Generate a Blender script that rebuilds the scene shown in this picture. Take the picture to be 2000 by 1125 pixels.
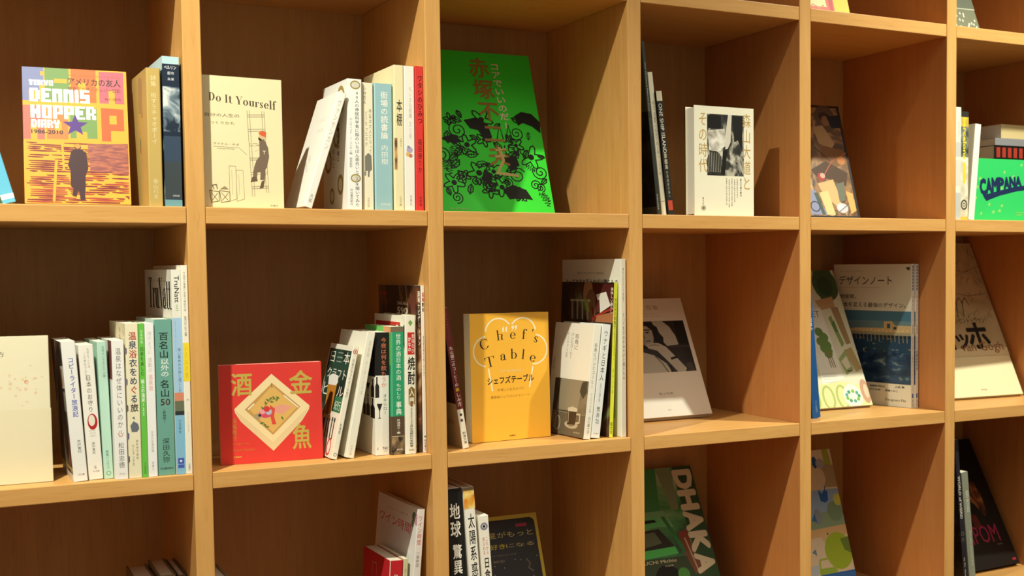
import bpy, bmesh, math, random
from mathutils import Matrix, Vector

# ------------------------------------------------------------------ scene, camera, world, lights
for o in list(bpy.data.objects):
    bpy.data.objects.remove(o)
SC = bpy.context.scene
COL = SC.collection
deg = math.radians

CAM_F, CAM_YAW, CAM_PITCH, CAM_ROLL = 2456.36, 0.52238, -0.05368, -0.00699
CAM_POS = (0.05987, -1.97336, 0.30422)
cam = bpy.data.cameras.new('camera')
cam.sensor_fit = 'HORIZONTAL'
cam.sensor_width = 36.0
cam.lens = CAM_F / 2000 * 36
cam.shift_x = -312.989 / 2000
cam.shift_y = 90.330 / 2000
cam.clip_start = 0.05
cam_o = bpy.data.objects.new('camera', cam)
COL.objects.link(cam_o)
_f = Vector((math.sin(CAM_YAW) * math.cos(CAM_PITCH), math.cos(CAM_YAW) * math.cos(CAM_PITCH), math.sin(CAM_PITCH)))
_r0 = Vector((math.cos(CAM_YAW), -math.sin(CAM_YAW), 0))
_u0 = _r0.cross(_f)
_r = math.cos(CAM_ROLL) * _r0 + math.sin(CAM_ROLL) * _u0
_u = -math.sin(CAM_ROLL) * _r0 + math.cos(CAM_ROLL) * _u0
cam_o.matrix_world = Matrix(((_r.x, _u.x, -_f.x, CAM_POS[0]), (_r.y, _u.y, -_f.y, CAM_POS[1]), (_r.z, _u.z, -_f.z, CAM_POS[2]), (0, 0, 0, 1)))
cam.dof.use_dof = True
cam.dof.focus_distance = 2.15
cam.dof.aperture_fstop = 7.0
SC.camera = cam_o

world = bpy.data.worlds.new('world')
SC.world = world
world.use_nodes = True
world.node_tree.nodes['Background'].inputs[0].default_value = (1.0, 0.96, 0.78, 1)
world.node_tree.nodes['Background'].inputs[1].default_value = 0.25

def spot(name, loc, target, watts, col, angle, blend, radius):
    l = bpy.data.lights.new(name, 'SPOT')
    l.energy = watts
    l.color = col
    l.spot_size = deg(angle)
    l.spot_blend = blend
    l.shadow_soft_size = radius
    o = bpy.data.objects.new(name, l)
    COL.objects.link(o)
    o.location = loc
    o.rotation_euler = (Vector(target) - Vector(loc)).to_track_quat('-Z', 'Y').to_euler()
    return o

WARM = (0.97, 0.98, 0.83)
spot('ceiling_spot', (-0.15, -0.75, 1.70), (0.80, 0.05, -1.6), 206, WARM, 96, 1.0, 0.022)
spot('ceiling_spot', (2.10, -0.75, 1.72), (1.75, 0.05, -1.4), 190, WARM, 84, 1.0, 0.022)
_a = bpy.data.lights.new('fill_panel', 'AREA')  # added overhead fill, no known fixture: lifts the shaded covers and bays
_a.energy = 34
_a.color = (1.0, 0.95, 0.78)
_a.shape = 'RECTANGLE'
_a.size, _a.size_y = 4.0, 2.0
_ao = bpy.data.objects.new('fill_panel', _a)
COL.objects.link(_ao)
_ao.location = (1.0, -2.4, 2.3)

vs = SC.view_settings
vs.view_transform = 'Standard'
vs.look = 'None'
vs.gamma = 1.0
vs.use_curve_mapping = False
vs.exposure = 0.0

# ------------------------------------------------------------------ constants of the shelf grid
W, TV, TH, H, D = 0.37, 0.0263, 0.0251, 0.39782, 0.3456
FLOORZ = -2 * H - 0.12
ROW = {'A': 2 * H, 'B': H, 'C': 0.0, 'D': -H}

# ------------------------------------------------------------------ materials
def lin(c):
    c /= 255.0
    return c / 12.92 if c <= 0.04045 else ((c + 0.055) / 1.055) ** 2.4

def rgb(hexs):
    return tuple(lin(int(hexs[i:i + 2], 16)) for i in (0, 2, 4)) + (1.0,)

MATS = {}

def paper(hexs, rough=0.5, spec=0.3):
    key = ('p', hexs, rough)
    if key in MATS:
        return MATS[key]
    m = bpy.data.materials.new('paper_' + hexs)
    m.use_nodes = True
    nt = m.node_tree
    b = nt.nodes['Principled BSDF']
    tc = nt.nodes.new('ShaderNodeTexCoord')
    n = nt.nodes.new('ShaderNodeTexNoise')
    n.inputs['Scale'].default_value = 45
    n.inputs['Detail'].default_value = 2
    mx = nt.nodes.new('ShaderNodeMix')
    mx.data_type = 'RGBA'
    c = rgb(hexs)
    mx.inputs[6].default_value = tuple(v * 0.965 for v in c[:3]) + (1,)
    mx.inputs[7].default_value = c
    nt.links.new(tc.outputs['Object'], n.inputs['Vector'])
    nt.links.new(n.outputs['Fac'], mx.inputs[0])
    nt.links.new(mx.outputs[2], b.inputs['Base Color'])
    b.inputs['Roughness'].default_value = rough
    b.inputs['Specular IOR Level'].default_value = spec
    MATS[key] = m
    return m

def photo(name, stops, scale, stretch=(1, 1, 1), detail=4, rough=0.4, dist=0.6):
    """a printed photograph: blotches of the given colours"""
    key = ('f', name)
    if key in MATS:
        return MATS[key]
    m = bpy.data.materials.new('print_' + name)
    m.use_nodes = True
    nt = m.node_tree
    b = nt.nodes['Principled BSDF']
    tc = nt.nodes.new('ShaderNodeTexCoord')
    mp = nt.nodes.new('ShaderNodeMapping')
    mp.inputs['Scale'].default_value = stretch
    n = nt.nodes.new('ShaderNodeTexNoise')
    n.inputs['Scale'].default_value = scale
    n.inputs['Detail'].default_value = detail
    n.inputs['Distortion'].default_value = dist
    r = nt.nodes.new('ShaderNodeValToRGB')
    e = r.color_ramp.elements
    while len(e) < len(stops):
        e.new(0.5)
    for i, (p, c) in enumerate(stops):
        e[i].position = p
        e[i].color = rgb(c)
    nt.links.new(tc.outputs['Object'], mp.inputs['Vector'])
    nt.links.new(mp.outputs['Vector'], n.inputs['Vector'])
    nt.links.new(n.outputs['Fac'], r.inputs['Fac'])
    nt.links.new(r.outputs['Color'], b.inputs['Base Color'])
    b.inputs['Roughness'].default_value = rough
    MATS[key] = m
    return m

def wood(name, grain, dark, light, rough=0.42):
    key = ('w', name)
    if key in MATS:
        return MATS[key]
    m = bpy.data.materials.new(name)
    m.use_nodes = True
    nt = m.node_tree
    b = nt.nodes['Principled BSDF']
    tc = nt.nodes.new('ShaderNodeTexCoord')
    mp = nt.nodes.new('ShaderNodeMapping')
    mp.inputs['Scale'].default_value = grain
    n1 = nt.nodes.new('ShaderNodeTexNoise')
    n1.inputs['Scale'].default_value = 1.0
    n1.inputs['Detail'].default_value = 5
    n1.inputs['Roughness'].default_value = 0.6
    n1.inputs['Distortion'].default_value = 0.4
    r = nt.nodes.new('ShaderNodeValToRGB')
    e = r.color_ramp.elements
    e[0].position, e[0].color = 0.2, rgb(dark)
    e[1].position, e[1].color = 0.7, rgb(light)
    # fine open pores
    mp2 = nt.nodes.new('ShaderNodeMapping')
    mp2.inputs['Scale'].default_value = tuple(g * 4.5 for g in grain)
    n2 = nt.nodes.new('ShaderNodeTexNoise')
    n2.inputs['Scale'].default_value = 1.0
    n2.inputs['Detail'].default_value = 2
    r2 = nt.nodes.new('ShaderNodeValToRGB')
    r2.color_ramp.elements[0].position, r2.color_ramp.elements[0].color = 0.30, (0.72, 0.66, 0.6, 1)
    r2.color_ramp.elements[1].position, r2.color_ramp.elements[1].color = 0.42, (1, 1, 1, 1)
    mx = nt.nodes.new('ShaderNodeMix')
    mx.data_type = 'RGBA'
    mx.blend_type = 'MULTIPLY'
    mx.inputs[0].default_value = 0.32
    bp = nt.nodes.new('ShaderNodeBump')
    bp.inputs['Strength'].default_value = 0.06
    bp.inputs['Distance'].default_value = 0.001
    L = nt.links.new
    L(tc.outputs['Object'], mp.inputs['Vector'])
    L(mp.outputs['Vector'], n1.inputs['Vector'])
    L(n1.outputs['Fac'], r.inputs['Fac'])
    L(tc.outputs['Object'], mp2.inputs['Vector'])
    L(mp2.outputs['Vector'], n2.inputs['Vector'])
    L(n2.outputs['Fac'], r2.inputs['Fac'])
    L(r.outputs['Color'], mx.inputs[6])
    L(r2.outputs['Color'], mx.inputs[7])
    L(mx.outputs[2], b.inputs['Base Color'])
    L(n2.outputs['Fac'], bp.inputs['Height'])
    L(bp.outputs['Normal'], b.inputs['Normal'])
    b.inputs['Roughness'].default_value = rough
    b.inputs['Specular IOR Level'].default_value = 0.35
    MATS[key] = m
    return m

OAK_D, OAK_L = 'CB934F', 'DAA661'
WOOD_V = wood('oak_veneer_upright', (70, 70, 5), OAK_D, OAK_L)
WOOD_H = wood('oak_veneer_board', (5, 70, 70), OAK_D, OAK_L)
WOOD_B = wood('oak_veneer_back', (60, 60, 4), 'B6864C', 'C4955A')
WOOD_R = wood('oak_red_side', (70, 70, 5), 'BC7A40', 'C6854B')
PAGES = None

def page_mat():
    global PAGES
    if PAGES:
        return PAGES
    m = bpy.data.materials.new('page_edges')
    m.use_nodes = True
    nt = m.node_tree
    b = nt.nodes['Principled BSDF']
    tc = nt.nodes.new('ShaderNodeTexCoord')
    wv = nt.nodes.new('ShaderNodeTexWave')
    wv.bands_direction = 'Y'
    wv.inputs['Scale'].default_value = 420
    wv.inputs['Distortion'].default_value = 1.5
    mx = nt.nodes.new('ShaderNodeMix')
    mx.data_type = 'RGBA'
    mx.inputs[6].default_value = rgb('D8CDB4')
    mx.inputs[7].default_value = rgb('EFE8D8')
    nt.links.new(tc.outputs['Object'], wv.inputs['Vector'])
    nt.links.new(wv.outputs['Fac'], mx.inputs[0])
    nt.links.new(mx.outputs[2], b.inputs['Base Color'])
    b.inputs['Roughness'].default_value = 0.8
    PAGES = m
    return m

# ------------------------------------------------------------------ mesh helpers
class MB:
    """collects polygons with materials, then makes one mesh object"""
    def __init__(self):
        self.v, self.f, self.mi, self.mats = [], [], [], []

    def mat(self, m):
        if m not in self.mats:
            self.mats.append(m)
        return self.mats.index(m)

    def poly(self, pts, m):
        i = len(self.v)
        self.v += [tuple(p) for p in pts]
        self.f.append(tuple(range(i, i + len(pts))))
        self.mi.append(self.mat(m))

    def mesh(self, verts, faces, m):
        i = len(self.v)
        self.v += [tuple(p) for p in verts]
        k = self.mat(m)
        for f in faces:
            self.f.append(tuple(i + a for a in f))
            self.mi.append(k)

    def box(self, x0, y0, z0, x1, y1, z1, m):
        v = [(x0, y0, z0), (x1, y0, z0), (x1, y1, z0), (x0, y1, z0), (x0, y0, z1), (x1, y0, z1), (x1, y1, z1), (x0, y1, z1)]
        self.mesh(v, [(0, 3, 2, 1), (4, 5, 6, 7), (0, 1, 5, 4), (1, 2, 6, 5), (2, 3, 7, 6), (3, 0, 4, 7)], m)

    def build(self, name, parent=None, bevel=0.0):
        me = bpy.data.meshes.new(name)
        me.from_pydata(self.v, [], self.f)
        for m in self.mats:
            me.materials.append(m)
        me.polygons.foreach_set('material_index', self.mi)
        me.update()
        if bevel:
            bm = bmesh.new()
            bm.from_mesh(me)
            bmesh.ops.bevel(bm, geom=list(bm.edges), offset=bevel, segments=2, profile=0.5, affect='EDGES')
            bm.to_mesh(me)
            bm.free()
        o = bpy.data.objects.new(name, me)
        COL.objects.link(o)
        if parent:
            o.parent = parent
        return o

def tag(o, label, cat, group=None, kind=None):
    o['label'] = label
    o['category'] = cat
    if group:
        o['group'] = group
    if kind:
        o['kind'] = kind

# ------------------------------------------------------------------ lettering: glyph outlines of the built-in typeface
GLYPH = {}

def glyphs(text, res=2):
    key = text
    if key in GLYPH:
        return GLYPH[key]
    c = bpy.data.curves.new('lettering', 'FONT')
    c.body = text
    c.size = 1.0
    c.resolution_u = res
    c.fill_mode = 'FRONT'
    o = bpy.data.objects.new('lettering', c)
    COL.objects.link(o)
    ev = o.evaluated_get(bpy.context.evaluated_depsgraph_get())
    me = ev.to_mesh()
    vs_ = [(v.co.x, v.co.y) for v in me.vertices]
    fs_ = [tuple(p.vertices) for p in me.polygons]
    ev.to_mesh_clear()
    bpy.data.objects.remove(o)
    bpy.data.curves.remove(c)
    GLYPH[key] = (vs_, fs_)
    return GLYPH[key]

def ring_pts(cx, cy, rx, ry, S, h, a0, a1, n=20):
    out = []
    for i in range(n):
        t0, t1 = deg(a0 + (a1 - a0) * i / n), deg(a0 + (a1 - a0) * (i + 1) / n)
        out.append([(cx + rx * math.cos(t0), cy + ry * math.sin(t0)), (cx + rx * math.cos(t1), cy + ry * math.sin(t1)),
                    (cx + (rx - S) * math.cos(t1), cy + (ry - h) * math.sin(t1)), (cx + (rx - S) * math.cos(t0), cy + (ry - h) * math.sin(t0))])
    return out

def dot_pts(cx, cy, r, n=12):
    return [[(cx + r * math.cos(deg(360 * i / n)), cy + r * math.sin(deg(360 * i / n))) for i in range(n)]]

def didone(ch, S=0.13, h=0.028):
    """high-contrast roman letters drawn from stems, hairlines and bowls: (polygons, advance)"""
    X, C, A = 0.46, 0.70, 0.76
    R = lambda a, b, c, d: [[(a, b), (c, b), (c, d), (a, d)]]
    def stem(x, y0, y1, bot=True, top='full'):
        p = R(x, y0, x + S, y1)
        if bot:
            p += R(x - .06, y0, x + S + .06, y0 + h)
        if top == 'full':
            p += R(x - .06, y1 - h, x + S + .06, y1)
        elif top == 'flag':
            p += R(x - .07, y1 - h, x + S, y1)
        return p
    if ch == 'D':
        return stem(.08, 0, C) + R(.08, 0, .28, h) + R(.08, C - h, .28, C) + ring_pts(.27, C / 2, .34, C / 2, S * 1.1, h, -90, 90), .68
    if ch == 'o':
        return ring_pts(.27, X / 2, .25, X / 2 + .01, S, h, 0, 360, 32), .56
    if ch == 'I':
        return stem(.09, 0, C), .34
    if ch == 't':
        return R(.1, .08, .1 + S, .62) + R(.02, X - h, .34, X) + ring_pts(.1 + S + .06, .1, S + .06, .105, S, h, 180, 310, 12), .38
    if ch == 'Y':
        return [[(.06, C), (.06 + S * 1.15, C), (.42, .3), (.42 - S * 1.0, .3)], [(.62, C), (.62 + h * 1.3, C), (.42, .3), (.40, .3)]] + R(.42 - S, 0, .42, .31) + R(.42 - S - .07, 0, .49, h) + R(.0, C - h, .3, C) + R(.53, C - h, .73, C), .72
    if ch == 'u':
        return stem(.07, .1, X, False, 'flag') + stem(.36, 0, X, False, 'flag') + R(.36, 0, .36 + S + .06, h) + ring_pts(.07 + S + .09, .12, S + .09, .13, S, h, 180, 330, 12), .58
    if ch == 'r':
        return stem(.07, 0, X, True, 'flag') + ring_pts(.3, X - .12, .13, .12, .025, h, 60, 180, 10) + dot_pts(.38, X - .07, .062), .45
    if ch == 's':
        return ring_pts(.2, X - .115, .15, .125, S * .7, h, 20, 250, 14) + ring_pts(.2, .115, .15, .125, S * .7, h, -160, 70, 14) + [[(.06, X - .16), (.06 + S * .6, X - .1), (.35, .15), (.35 - S * .6, .09)]] + R(.315, .32, .315 + h, X) + R(.055, 0, .055 + h, .15), .42
    if ch == 'e':
        return ring_pts(.26, X / 2, .24, X / 2 + .01, S, h, 0, 325, 28) + R(.06, X / 2, .49, X / 2 + h), .52
    if ch == 'l':
        return stem(.07, 0, A, True, 'flag'), .3
    if ch == 'f':
        return stem(.09, 0, .62, True, None) + R(.0, X - h, .3, X) + ring_pts(.09 + S * .5 + .12, .62, S * .5 + .12, .14, S, h, 60, 180, 12) + dot_pts(.36, .69, .06), .36
    if ch == 'C':
        return ring_pts(.37, C / 2, .34, C / 2 + .01, S * 1.1, h, 40, 325, 30) + R(.62, .46, .62 + h, C) + R(.62, .06, .62 + h * .8, .2), .72
    if ch == 'h':
        return stem(.06, 0, A, True, 'flag') + stem(.36, 0, .3, True, None) + ring_pts(.06 + S + .115, .3, .185 + S / 2, .17, S, h, 0, 130, 14), .6
    if ch == "'":
        return [[(.08, A), (.08 + S, A), (.08 + S * .35, .5)]], .26
    if ch == 'T':
        return R(.32, 0, .32 + S, C) + R(.24, 0, .4 + S, h) + R(.02, C - h, .74, C) + [[(.02, C), (.02, C - .2), (.02 + h, C - .2), (.1, C - h)], [(.74, C), (.74, C - .2), (.74 - h, C - .2), (.66, C - h)]], .76
    if ch == 'a':
        return R(.3, .05, .3 + S, .34) + ring_pts(.3 + S / 2 - .1, .33, .1 + S / 2, .14, S * .8, h, 0, 150, 12) + dot_pts(.1, .34, .06) + ring_pts(.2, .135, .17, .135, S * .9, h, 60, 330, 20) + R(.3, 0, .3 + S + .07, h * 1.5), .52
    if ch == 'b':
        return R(.06, 0, .06 + S, A) + R(.0, A - h, .06 + S, A) + ring_pts(.06 + S * .5 + .15, X / 2, .26, X / 2 + .01, S, h, -140, 140, 24), .58
    if ch == 'N':
        return R(.1, 0, .1 + h, C) + R(.56, 0, .56 + h, C) + [[(.06, C), (.06 + S * 1.1, C), (.58 + h, 0), (.58 - S * .6, 0)]] + R(.02, 0, .2, h) + R(.48, C - h, .68, C), .7
    return [], .3

# ------------------------------------------------------------------ printing on a book face
class Face:
    def __init__(self, mb, o, a, b, n, w, h):
        """o bottom corner, a along u, b up, n outward"""
        self.mb, self.o, self.a, self.b, self.n, self.w, self.h = mb, Vector(o), Vector(a), Vector(b), Vector(n), w, h
        self.k = 0
        self.home, self.subs = mb, []

    def layer(self):
        self.k += 1
        self.k0 = self.k
        self.e = 5e-5 + 3e-6 * self.k

    def pt(self, u, v):
        u, v = min(max(u, 0.0), 1.0), min(max(v, 0.0), 1.0)
        return self.o + self.a * (u * self.w) + self.b * ((1 - v) * self.h) + self.n * self.e

    def m(self, c):
        return c if not isinstance(c, str) else paper(c)

    def R(self, u0, v0, u1, v1, c):
        self.layer()
        self.mb.poly([self.pt(u0, v1), self.pt(u1, v1), self.pt(u1, v0), self.pt(u0, v0)], self.m(c))

    def P(self, pts, c):
        self.layer()
        self.mb.poly([self.pt(*p) for p in pts], self.m(c))

    def C(self, u, v, r, c, ry=None, n=24):
        k = self.w / self.h
        ry = r if ry is None else ry
        self.P([(u + r * math.cos(deg(360 * i / n)), v + ry * k * math.sin(deg(360 * i / n))) for i in range(n)], c)

    def O(self, u, v, r, t, c, ry=None, a0=0, a1=360, n=24):
        """a ring or an arc of line thickness t (all in widths)"""
        self.layer()
        k = self.w / self.h
        ry = r if ry is None else ry
        for q in ring_pts(0, 0, r, ry, t, t, a0, a1, n):
            self.mb.poly([self.pt(u + x, v - y * k) for x, y in q], self.m(c))

    def L(self, pts, t, c):
        """a drawn line of thickness t (in widths)"""
        self.layer()
        k = self.w / self.h
        P = [Vector((p[0], p[1] / k)) for p in pts]
        P = [p for i, p in enumerate(P) if i == 0 or (p - P[i - 1]).length > 1e-6]
        if len(P) < 2:
            return
        closed = (P[0] - P[-1]).length < 1e-6 and len(P) > 3
        if closed:
            P.pop()
        n = len(P)
        side = []
        for i in range(n):
            d0 = (P[i] - P[i - 1]).normalized() if i or closed else None
            d1 = (P[(i + 1) % n] - P[i]).normalized() if i < n - 1 or closed else None
            a, b = d0 or d1, d1 or d0
            q = Vector((-a.y - b.y, a.x + b.x))
            q = q.normalized() if q.length > 1e-3 else Vector((-b.y, b.x))
            cs = max(0.5, q.dot(Vector((-b.y, b.x))))
            side.append((P[i] - q * (t / 2 / cs), P[i] + q * (t / 2 / cs)))
        for i in range(n if closed else n - 1):
            a, b = side[i], side[(i + 1) % n]
            self.mb.poly([self.pt(p.x, p.y * k) for p in (a[0], b[0], b[1], a[1])], self.m(c))

    def sub(self, name=None):
        """what follows is a piece of its own on the cover (None: back to the cover itself)"""
        if name is None:
            self.mb = self.home
        else:
            self.mb = MB()
            self.subs.append((name, self.mb))

    def _put(self, g, f, c, b=0.0):
        """lay a glyph down; a heavier weight is the same glyph laid down again, slightly shifted"""
        e0 = self.e
        for i, (dx, dy) in enumerate([(0, 0)] if not b else [(0, 0), (b, 0), (-b, 0), (0, b), (0, -b), (b * .7, b * .7), (-b * .7, -b * .7), (b * .7, -b * .7), (-b * .7, b * .7)]):
            self.e = e0 + i * 1e-6
            self.mb.mesh([self.pt(*f(x + dx, y + dy)) for x, y in g[0]], g[1], self.m(c))
        self.e = e0
        if b:
            self.k = self.k0 + 3

    def T(self, s, u0, v0, u1, v1, c, b=0.0, shear=0.0):
        """horizontal text fitted to the box"""
        self.layer()
        g = glyphs(s)
        if not g[0]:
            return
        x0, x1 = min(p[0] for p in g[0]), max(p[0] for p in g[0])
        y0, y1 = min(p[1] for p in g[0]), max(p[1] for p in g[0])
        self._put(g, lambda x, y: (u0 + (u1 - u0) * (x - x0) / (x1 - x0), v1 + (v0 - v1) * (y - y0) / (y1 - y0) + shear * (x - x0) / (x1 - x0)), c, b)

    def D(self, s, u0, v0, u1, v1, c, b=0.0):
        """text turned to read downwards"""
        self.layer()
        g = glyphs(s)
        x0, x1 = min(p[0] for p in g[0]), max(p[0] for p in g[0])
        y0, y1 = min(p[1] for p in g[0]), max(p[1] for p in g[0])
        self._put(g, lambda x, y: (u0 + (u1 - u0) * (y - y0) / (y1 - y0), v0 + (v1 - v0) * (x - x0) / (x1 - x0)), c, b)

    def V(self, s, u, v0, v1, wd, c, b=0.0, du=0.0):
        """a vertical line of characters, wd wide, drifting du sideways"""
        self.layer()
        n = len(s)
        ch = (v1 - v0) / n
        for i, q in enumerate(s):
            if q in ' \u3000':
                continue
            g = glyphs(q)
            if not g[0]:
                continue
            uc = u + du * (i + .5) / n
            top = v0 + ch * i
            lo, hi = min(p[0] for p in g[0]), max(p[0] for p in g[0])
            adv = 1.0 if hi > .75 else (lo + hi)
            if q in 'ー〜…-':
                self._put(g, lambda x, y: (uc + (y - .38) * wd, top + ch * (.02 + .96 * x)), c, b)
            elif q in 'ッャュョァィゥェォっゃゅょ、。':
                self._put(g, lambda x, y: (uc + (x - .5 + .08) * wd, top + ch * (.86 - .96 * y)), c, b)
            else:
                self._put(g, lambda x, y: (uc + (x - adv / 2) * wd, top + ch * (.88 - .96 * y)), c, b)

    def G(self, ch, u, v, size, c, rot=0.0, sx=1.0, S=.13, h=.028):
        """one roman letter with its baseline start at (u, v); size in widths"""
        self.layer()
        k = self.w / self.h
        pol, adv = didone(ch, S, h)
        cr, sr = math.cos(deg(rot)), math.sin(deg(rot))
        for q in pol:
            self.mb.poly([self.pt(u + size * (x * sx * cr - y * sr), v - k * size * (x * sx * sr + y * cr)) for x, y in q], self.m(c))
        return adv * sx * size

    def W(self, s, u0, u1, v, size, c, S=.13, h=.028, slope=0.0, gap=0.02):
        """a roman word set between u0 and u1 on the baseline v; size in widths"""
        advs = [didone(q, S, h)[1] if q != ' ' else .28 for q in s]
        tot = sum(advs) + gap * (len(s) - 1)
        sx = (u1 - u0) / (tot * size)
        u = u0
        for q, a in zip(s, advs):
            if q != ' ':
                self.G(q, u, v + slope * (u - u0), size, c, 0, sx, S, h)
            u += (a + gap) * size * sx

# ------------------------------------------------------------------ books
def rot(yaw=0, lean=0, roll=0):
    return Matrix.Rotation(deg(yaw), 3, 'Z') @ Matrix.Rotation(deg(roll), 3, 'Y') @ Matrix.Rotation(deg(-lean), 3, 'X')

def book(label, M3, org, w, h, t, cov, side='R', hard=False, front=None, spine=None, group=None,
         name='book', page=None, back=None, cat=None, spine_col=None, band=None):
    """local frame: x across the front cover, y through the thickness, z up; spine at x=w (R) or x=0 (L)"""
    root = bpy.data.objects.new(name, None)
    COL.objects.link(root)
    root.empty_display_size = 0.02
    m4 = M3.to_4x4()
    m4.translation = Vector(org)
    root.matrix_world = m4
    tag(root, label, cat or name, group)
    tc = 0.0022 if hard else 0.0007
    ov = 0.003 if hard else 0.0006
    cm = paper(cov)
    bm_ = paper(back) if back else cm
    sm = paper(spine_col) if spine_col else cm
    r = min(t * .3, 0.0022 if hard else 0.0012)
    N = 4
    outer = [(0, 0)]
    outer += [(w - r + r * math.sin(deg(90 * i / N)), r - r * math.cos(deg(90 * i / N))) for i in range(N + 1)]
    nfront = len(outer)
    outer += [(w - r + r * math.cos(deg(90 * i / N)), t - r + r * math.sin(deg(90 * i / N))) for i in range(N + 1)]
    outer += [(0, t)]
    inner = [(0, t - tc), (w - tc, t - tc), (w - tc, tc), (0, tc)]
    fx = (lambda x: x) if side == 'R' else (lambda x: w - x)
    mb = MB()
    no = len(outer)
    for i in range(no - 1):
        (x0, y0), (x1, y1) = outer[i], outer[i + 1]
        m = cm if i < 1 else (bm_ if i >= no - 2 else sm)
        q = [(fx(x0), y0, 0), (fx(x1), y1, 0), (fx(x1), y1, h), (fx(x0), y0, h)]
        mb.poly(q if side == 'R' else q[::-1], m)
    loop = inner
    for i in range(3):
        (x0, y0), (x1, y1) = loop[i], loop[i + 1]
        q = [(fx(x0), y0, 0), (fx(x1), y1, 0), (fx(x1), y1, h), (fx(x0), y0, h)]
        mb.poly(q if side == 'R' else q[::-1], cm)
    full = outer + inner
    for z in (0, h):
        # rim of the cover seen from above and below: front board, spine strip, back board
        k = nfront
        segs = [[outer[0]] + outer[1:k] + [inner[2], inner[3]], outer[k - 1:-1] + [inner[1], inner[2]], [outer[-2], outer[-1], inner[0], inner[1]]]
        for sg, em in zip(segs, (cm, sm, bm_)):
            q = [(fx(x), y, z) for x, y in sg]
            mb.poly(q if (z > 0) == (side == 'R') else q[::-1], em)
    for y0, y1, em in ((0, tc, cm), (t - tc, t, bm_)):
        mb.poly([(fx(0), y0, 0), (fx(0), y0, h), (fx(0), y1, h), (fx(0), y1, 0)], em)
    F = Face(mb, (0, 0, 0), (1, 0, 0), (0, 0, 1), (0, -1, 0), w, h)
    if side == 'R':
        S = Face(mb, (w, 0, 0), (0, 1, 0), (0, 0, 1), (1, 0, 0), t, h)
    else:
        S = Face(mb, (0, t, 0), (0, -1, 0), (0, 0, 1), (-1, 0, 0), t, h)
    if front:
        front(F)
    if spine:
        spine(S)
    cover = mb.build('cover', root)
    for q in (F, S):
        for nm, sub in q.subs:
            if sub.f:
                sub.build(nm, cover)
    pg = MB()
    pm = page or page_mat()
    ex = tc * 1.02
    x0, x1 = sorted((fx(ov), fx(w - ex)))
    pg.box(x0, tc * 1.02, ov, x1, t - tc * 1.02, h - ov, pm)
    pg.build('page_block', root)
    if band:
        # a paper band wrapped round the cover: (v0, v1, colour, front printer, spine printer)
        v0, v1, bc, bf, bs = band
        e = 0.00035
        nb = MB()
        z0, z1 = (1 - v1) * h, (1 - v0) * h
        pts = [(0, -e), (w + e, -e), (w + e, t + e), (0, t + e)]
        for i in range(3):
            (xa, ya), (xb, yb) = pts[i], pts[i + 1]
            q = [(fx(xa), ya, z0), (fx(xb), yb, z0), (fx(xb), yb, z1), (fx(xa), ya, z1)]
            nb.poly(q if side == 'R' else q[::-1], paper(bc))
        FB = Face(nb, (0, -e, z0), (1, 0, 0), (0, 0, 1), (0, -1, 0), w, z1 - z0)
        SB = Face(nb, (w + e, 0, z0), (0, 1, 0), (0, 0, 1), (1, 0, 0), t, z1 - z0) if side == 'R' else Face(nb, (-e, t, z0), (0, -1, 0), (0, 0, 1), (-1, 0, 0), t, z1 - z0)
        if bf:
            bf(FB)
        if bs:
            bs(SB)
        nb.build('paper_band', root)
    return root

def face_book(label, row, x, y, w, h, t, cov, yaw=0, lean=0, **k):
    M3 = rot(yaw, lean)
    z = ROW[row] + 0.0004 + t * math.sin(deg(max(lean, 0)))
    return book(label, M3, (x, y, z), w, h, t, cov, **k)

def spine_book(label, row, x, y, t, h, w, cov, roll=0, yaw=0, **k):
    """stands with its spine to the room; x, y is the spine's foot"""
    A = rot(yaw, 0, roll)
    right, depth, up = A @ Vector((1, 0, 0)), A @ Vector((0, 1, 0)), A @ Vector((0, 0, 1))
    z = ROW[row] + 0.0004 + max(0.0, t * math.sin(deg(roll)))
    org = Vector((x, y, z)) + depth * w
    M3 = Matrix((-depth, right, up)).transposed()
    return book(label, M3, org, w, h, t, cov, side='R', **k)

def flat_book(label, x, y, z, w, d, t, cov, yaw=0, **k):
    """lies flat, spine to the room"""
    A = rot(yaw)
    # local x (to the spine) = -depth, local z (height) = along the shelf, local y (thickness) = downwards from the top cover
    xl, yl, zl = A @ Vector((0, -1, 0)), Vector((0, 0, -1)), A @ Vector((1, 0, 0))
    M3 = Matrix((xl, yl, zl)).transposed()
    org = Vector((x, y, z + t)) + A @ Vector((0, d, 0))
    return book(label, M3, org, d, w, t, cov, side='R', **k)

# ------------------------------------------------------------------ the room and the bookshelf
fl = MB()
fl.box(-3.0, -4.0, FLOORZ - 0.05, 5.0, 0.6, FLOORZ, wood('floor_boards', (3, 30, 30), '7A5433', '8F6540'))
o = fl.build('floor')
tag(o, 'brown wooden floor in front of the bookshelf', 'floor', kind='structure')
wl = MB()
wl.box(-3.0, 0.40, FLOORZ, 5.0, 0.50, 2.3, paper('C9B48E', 0.8))
o = wl.build('wall_back')
tag(o, 'plain beige wall behind the bookshelf', 'wall', kind='structure')

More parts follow.
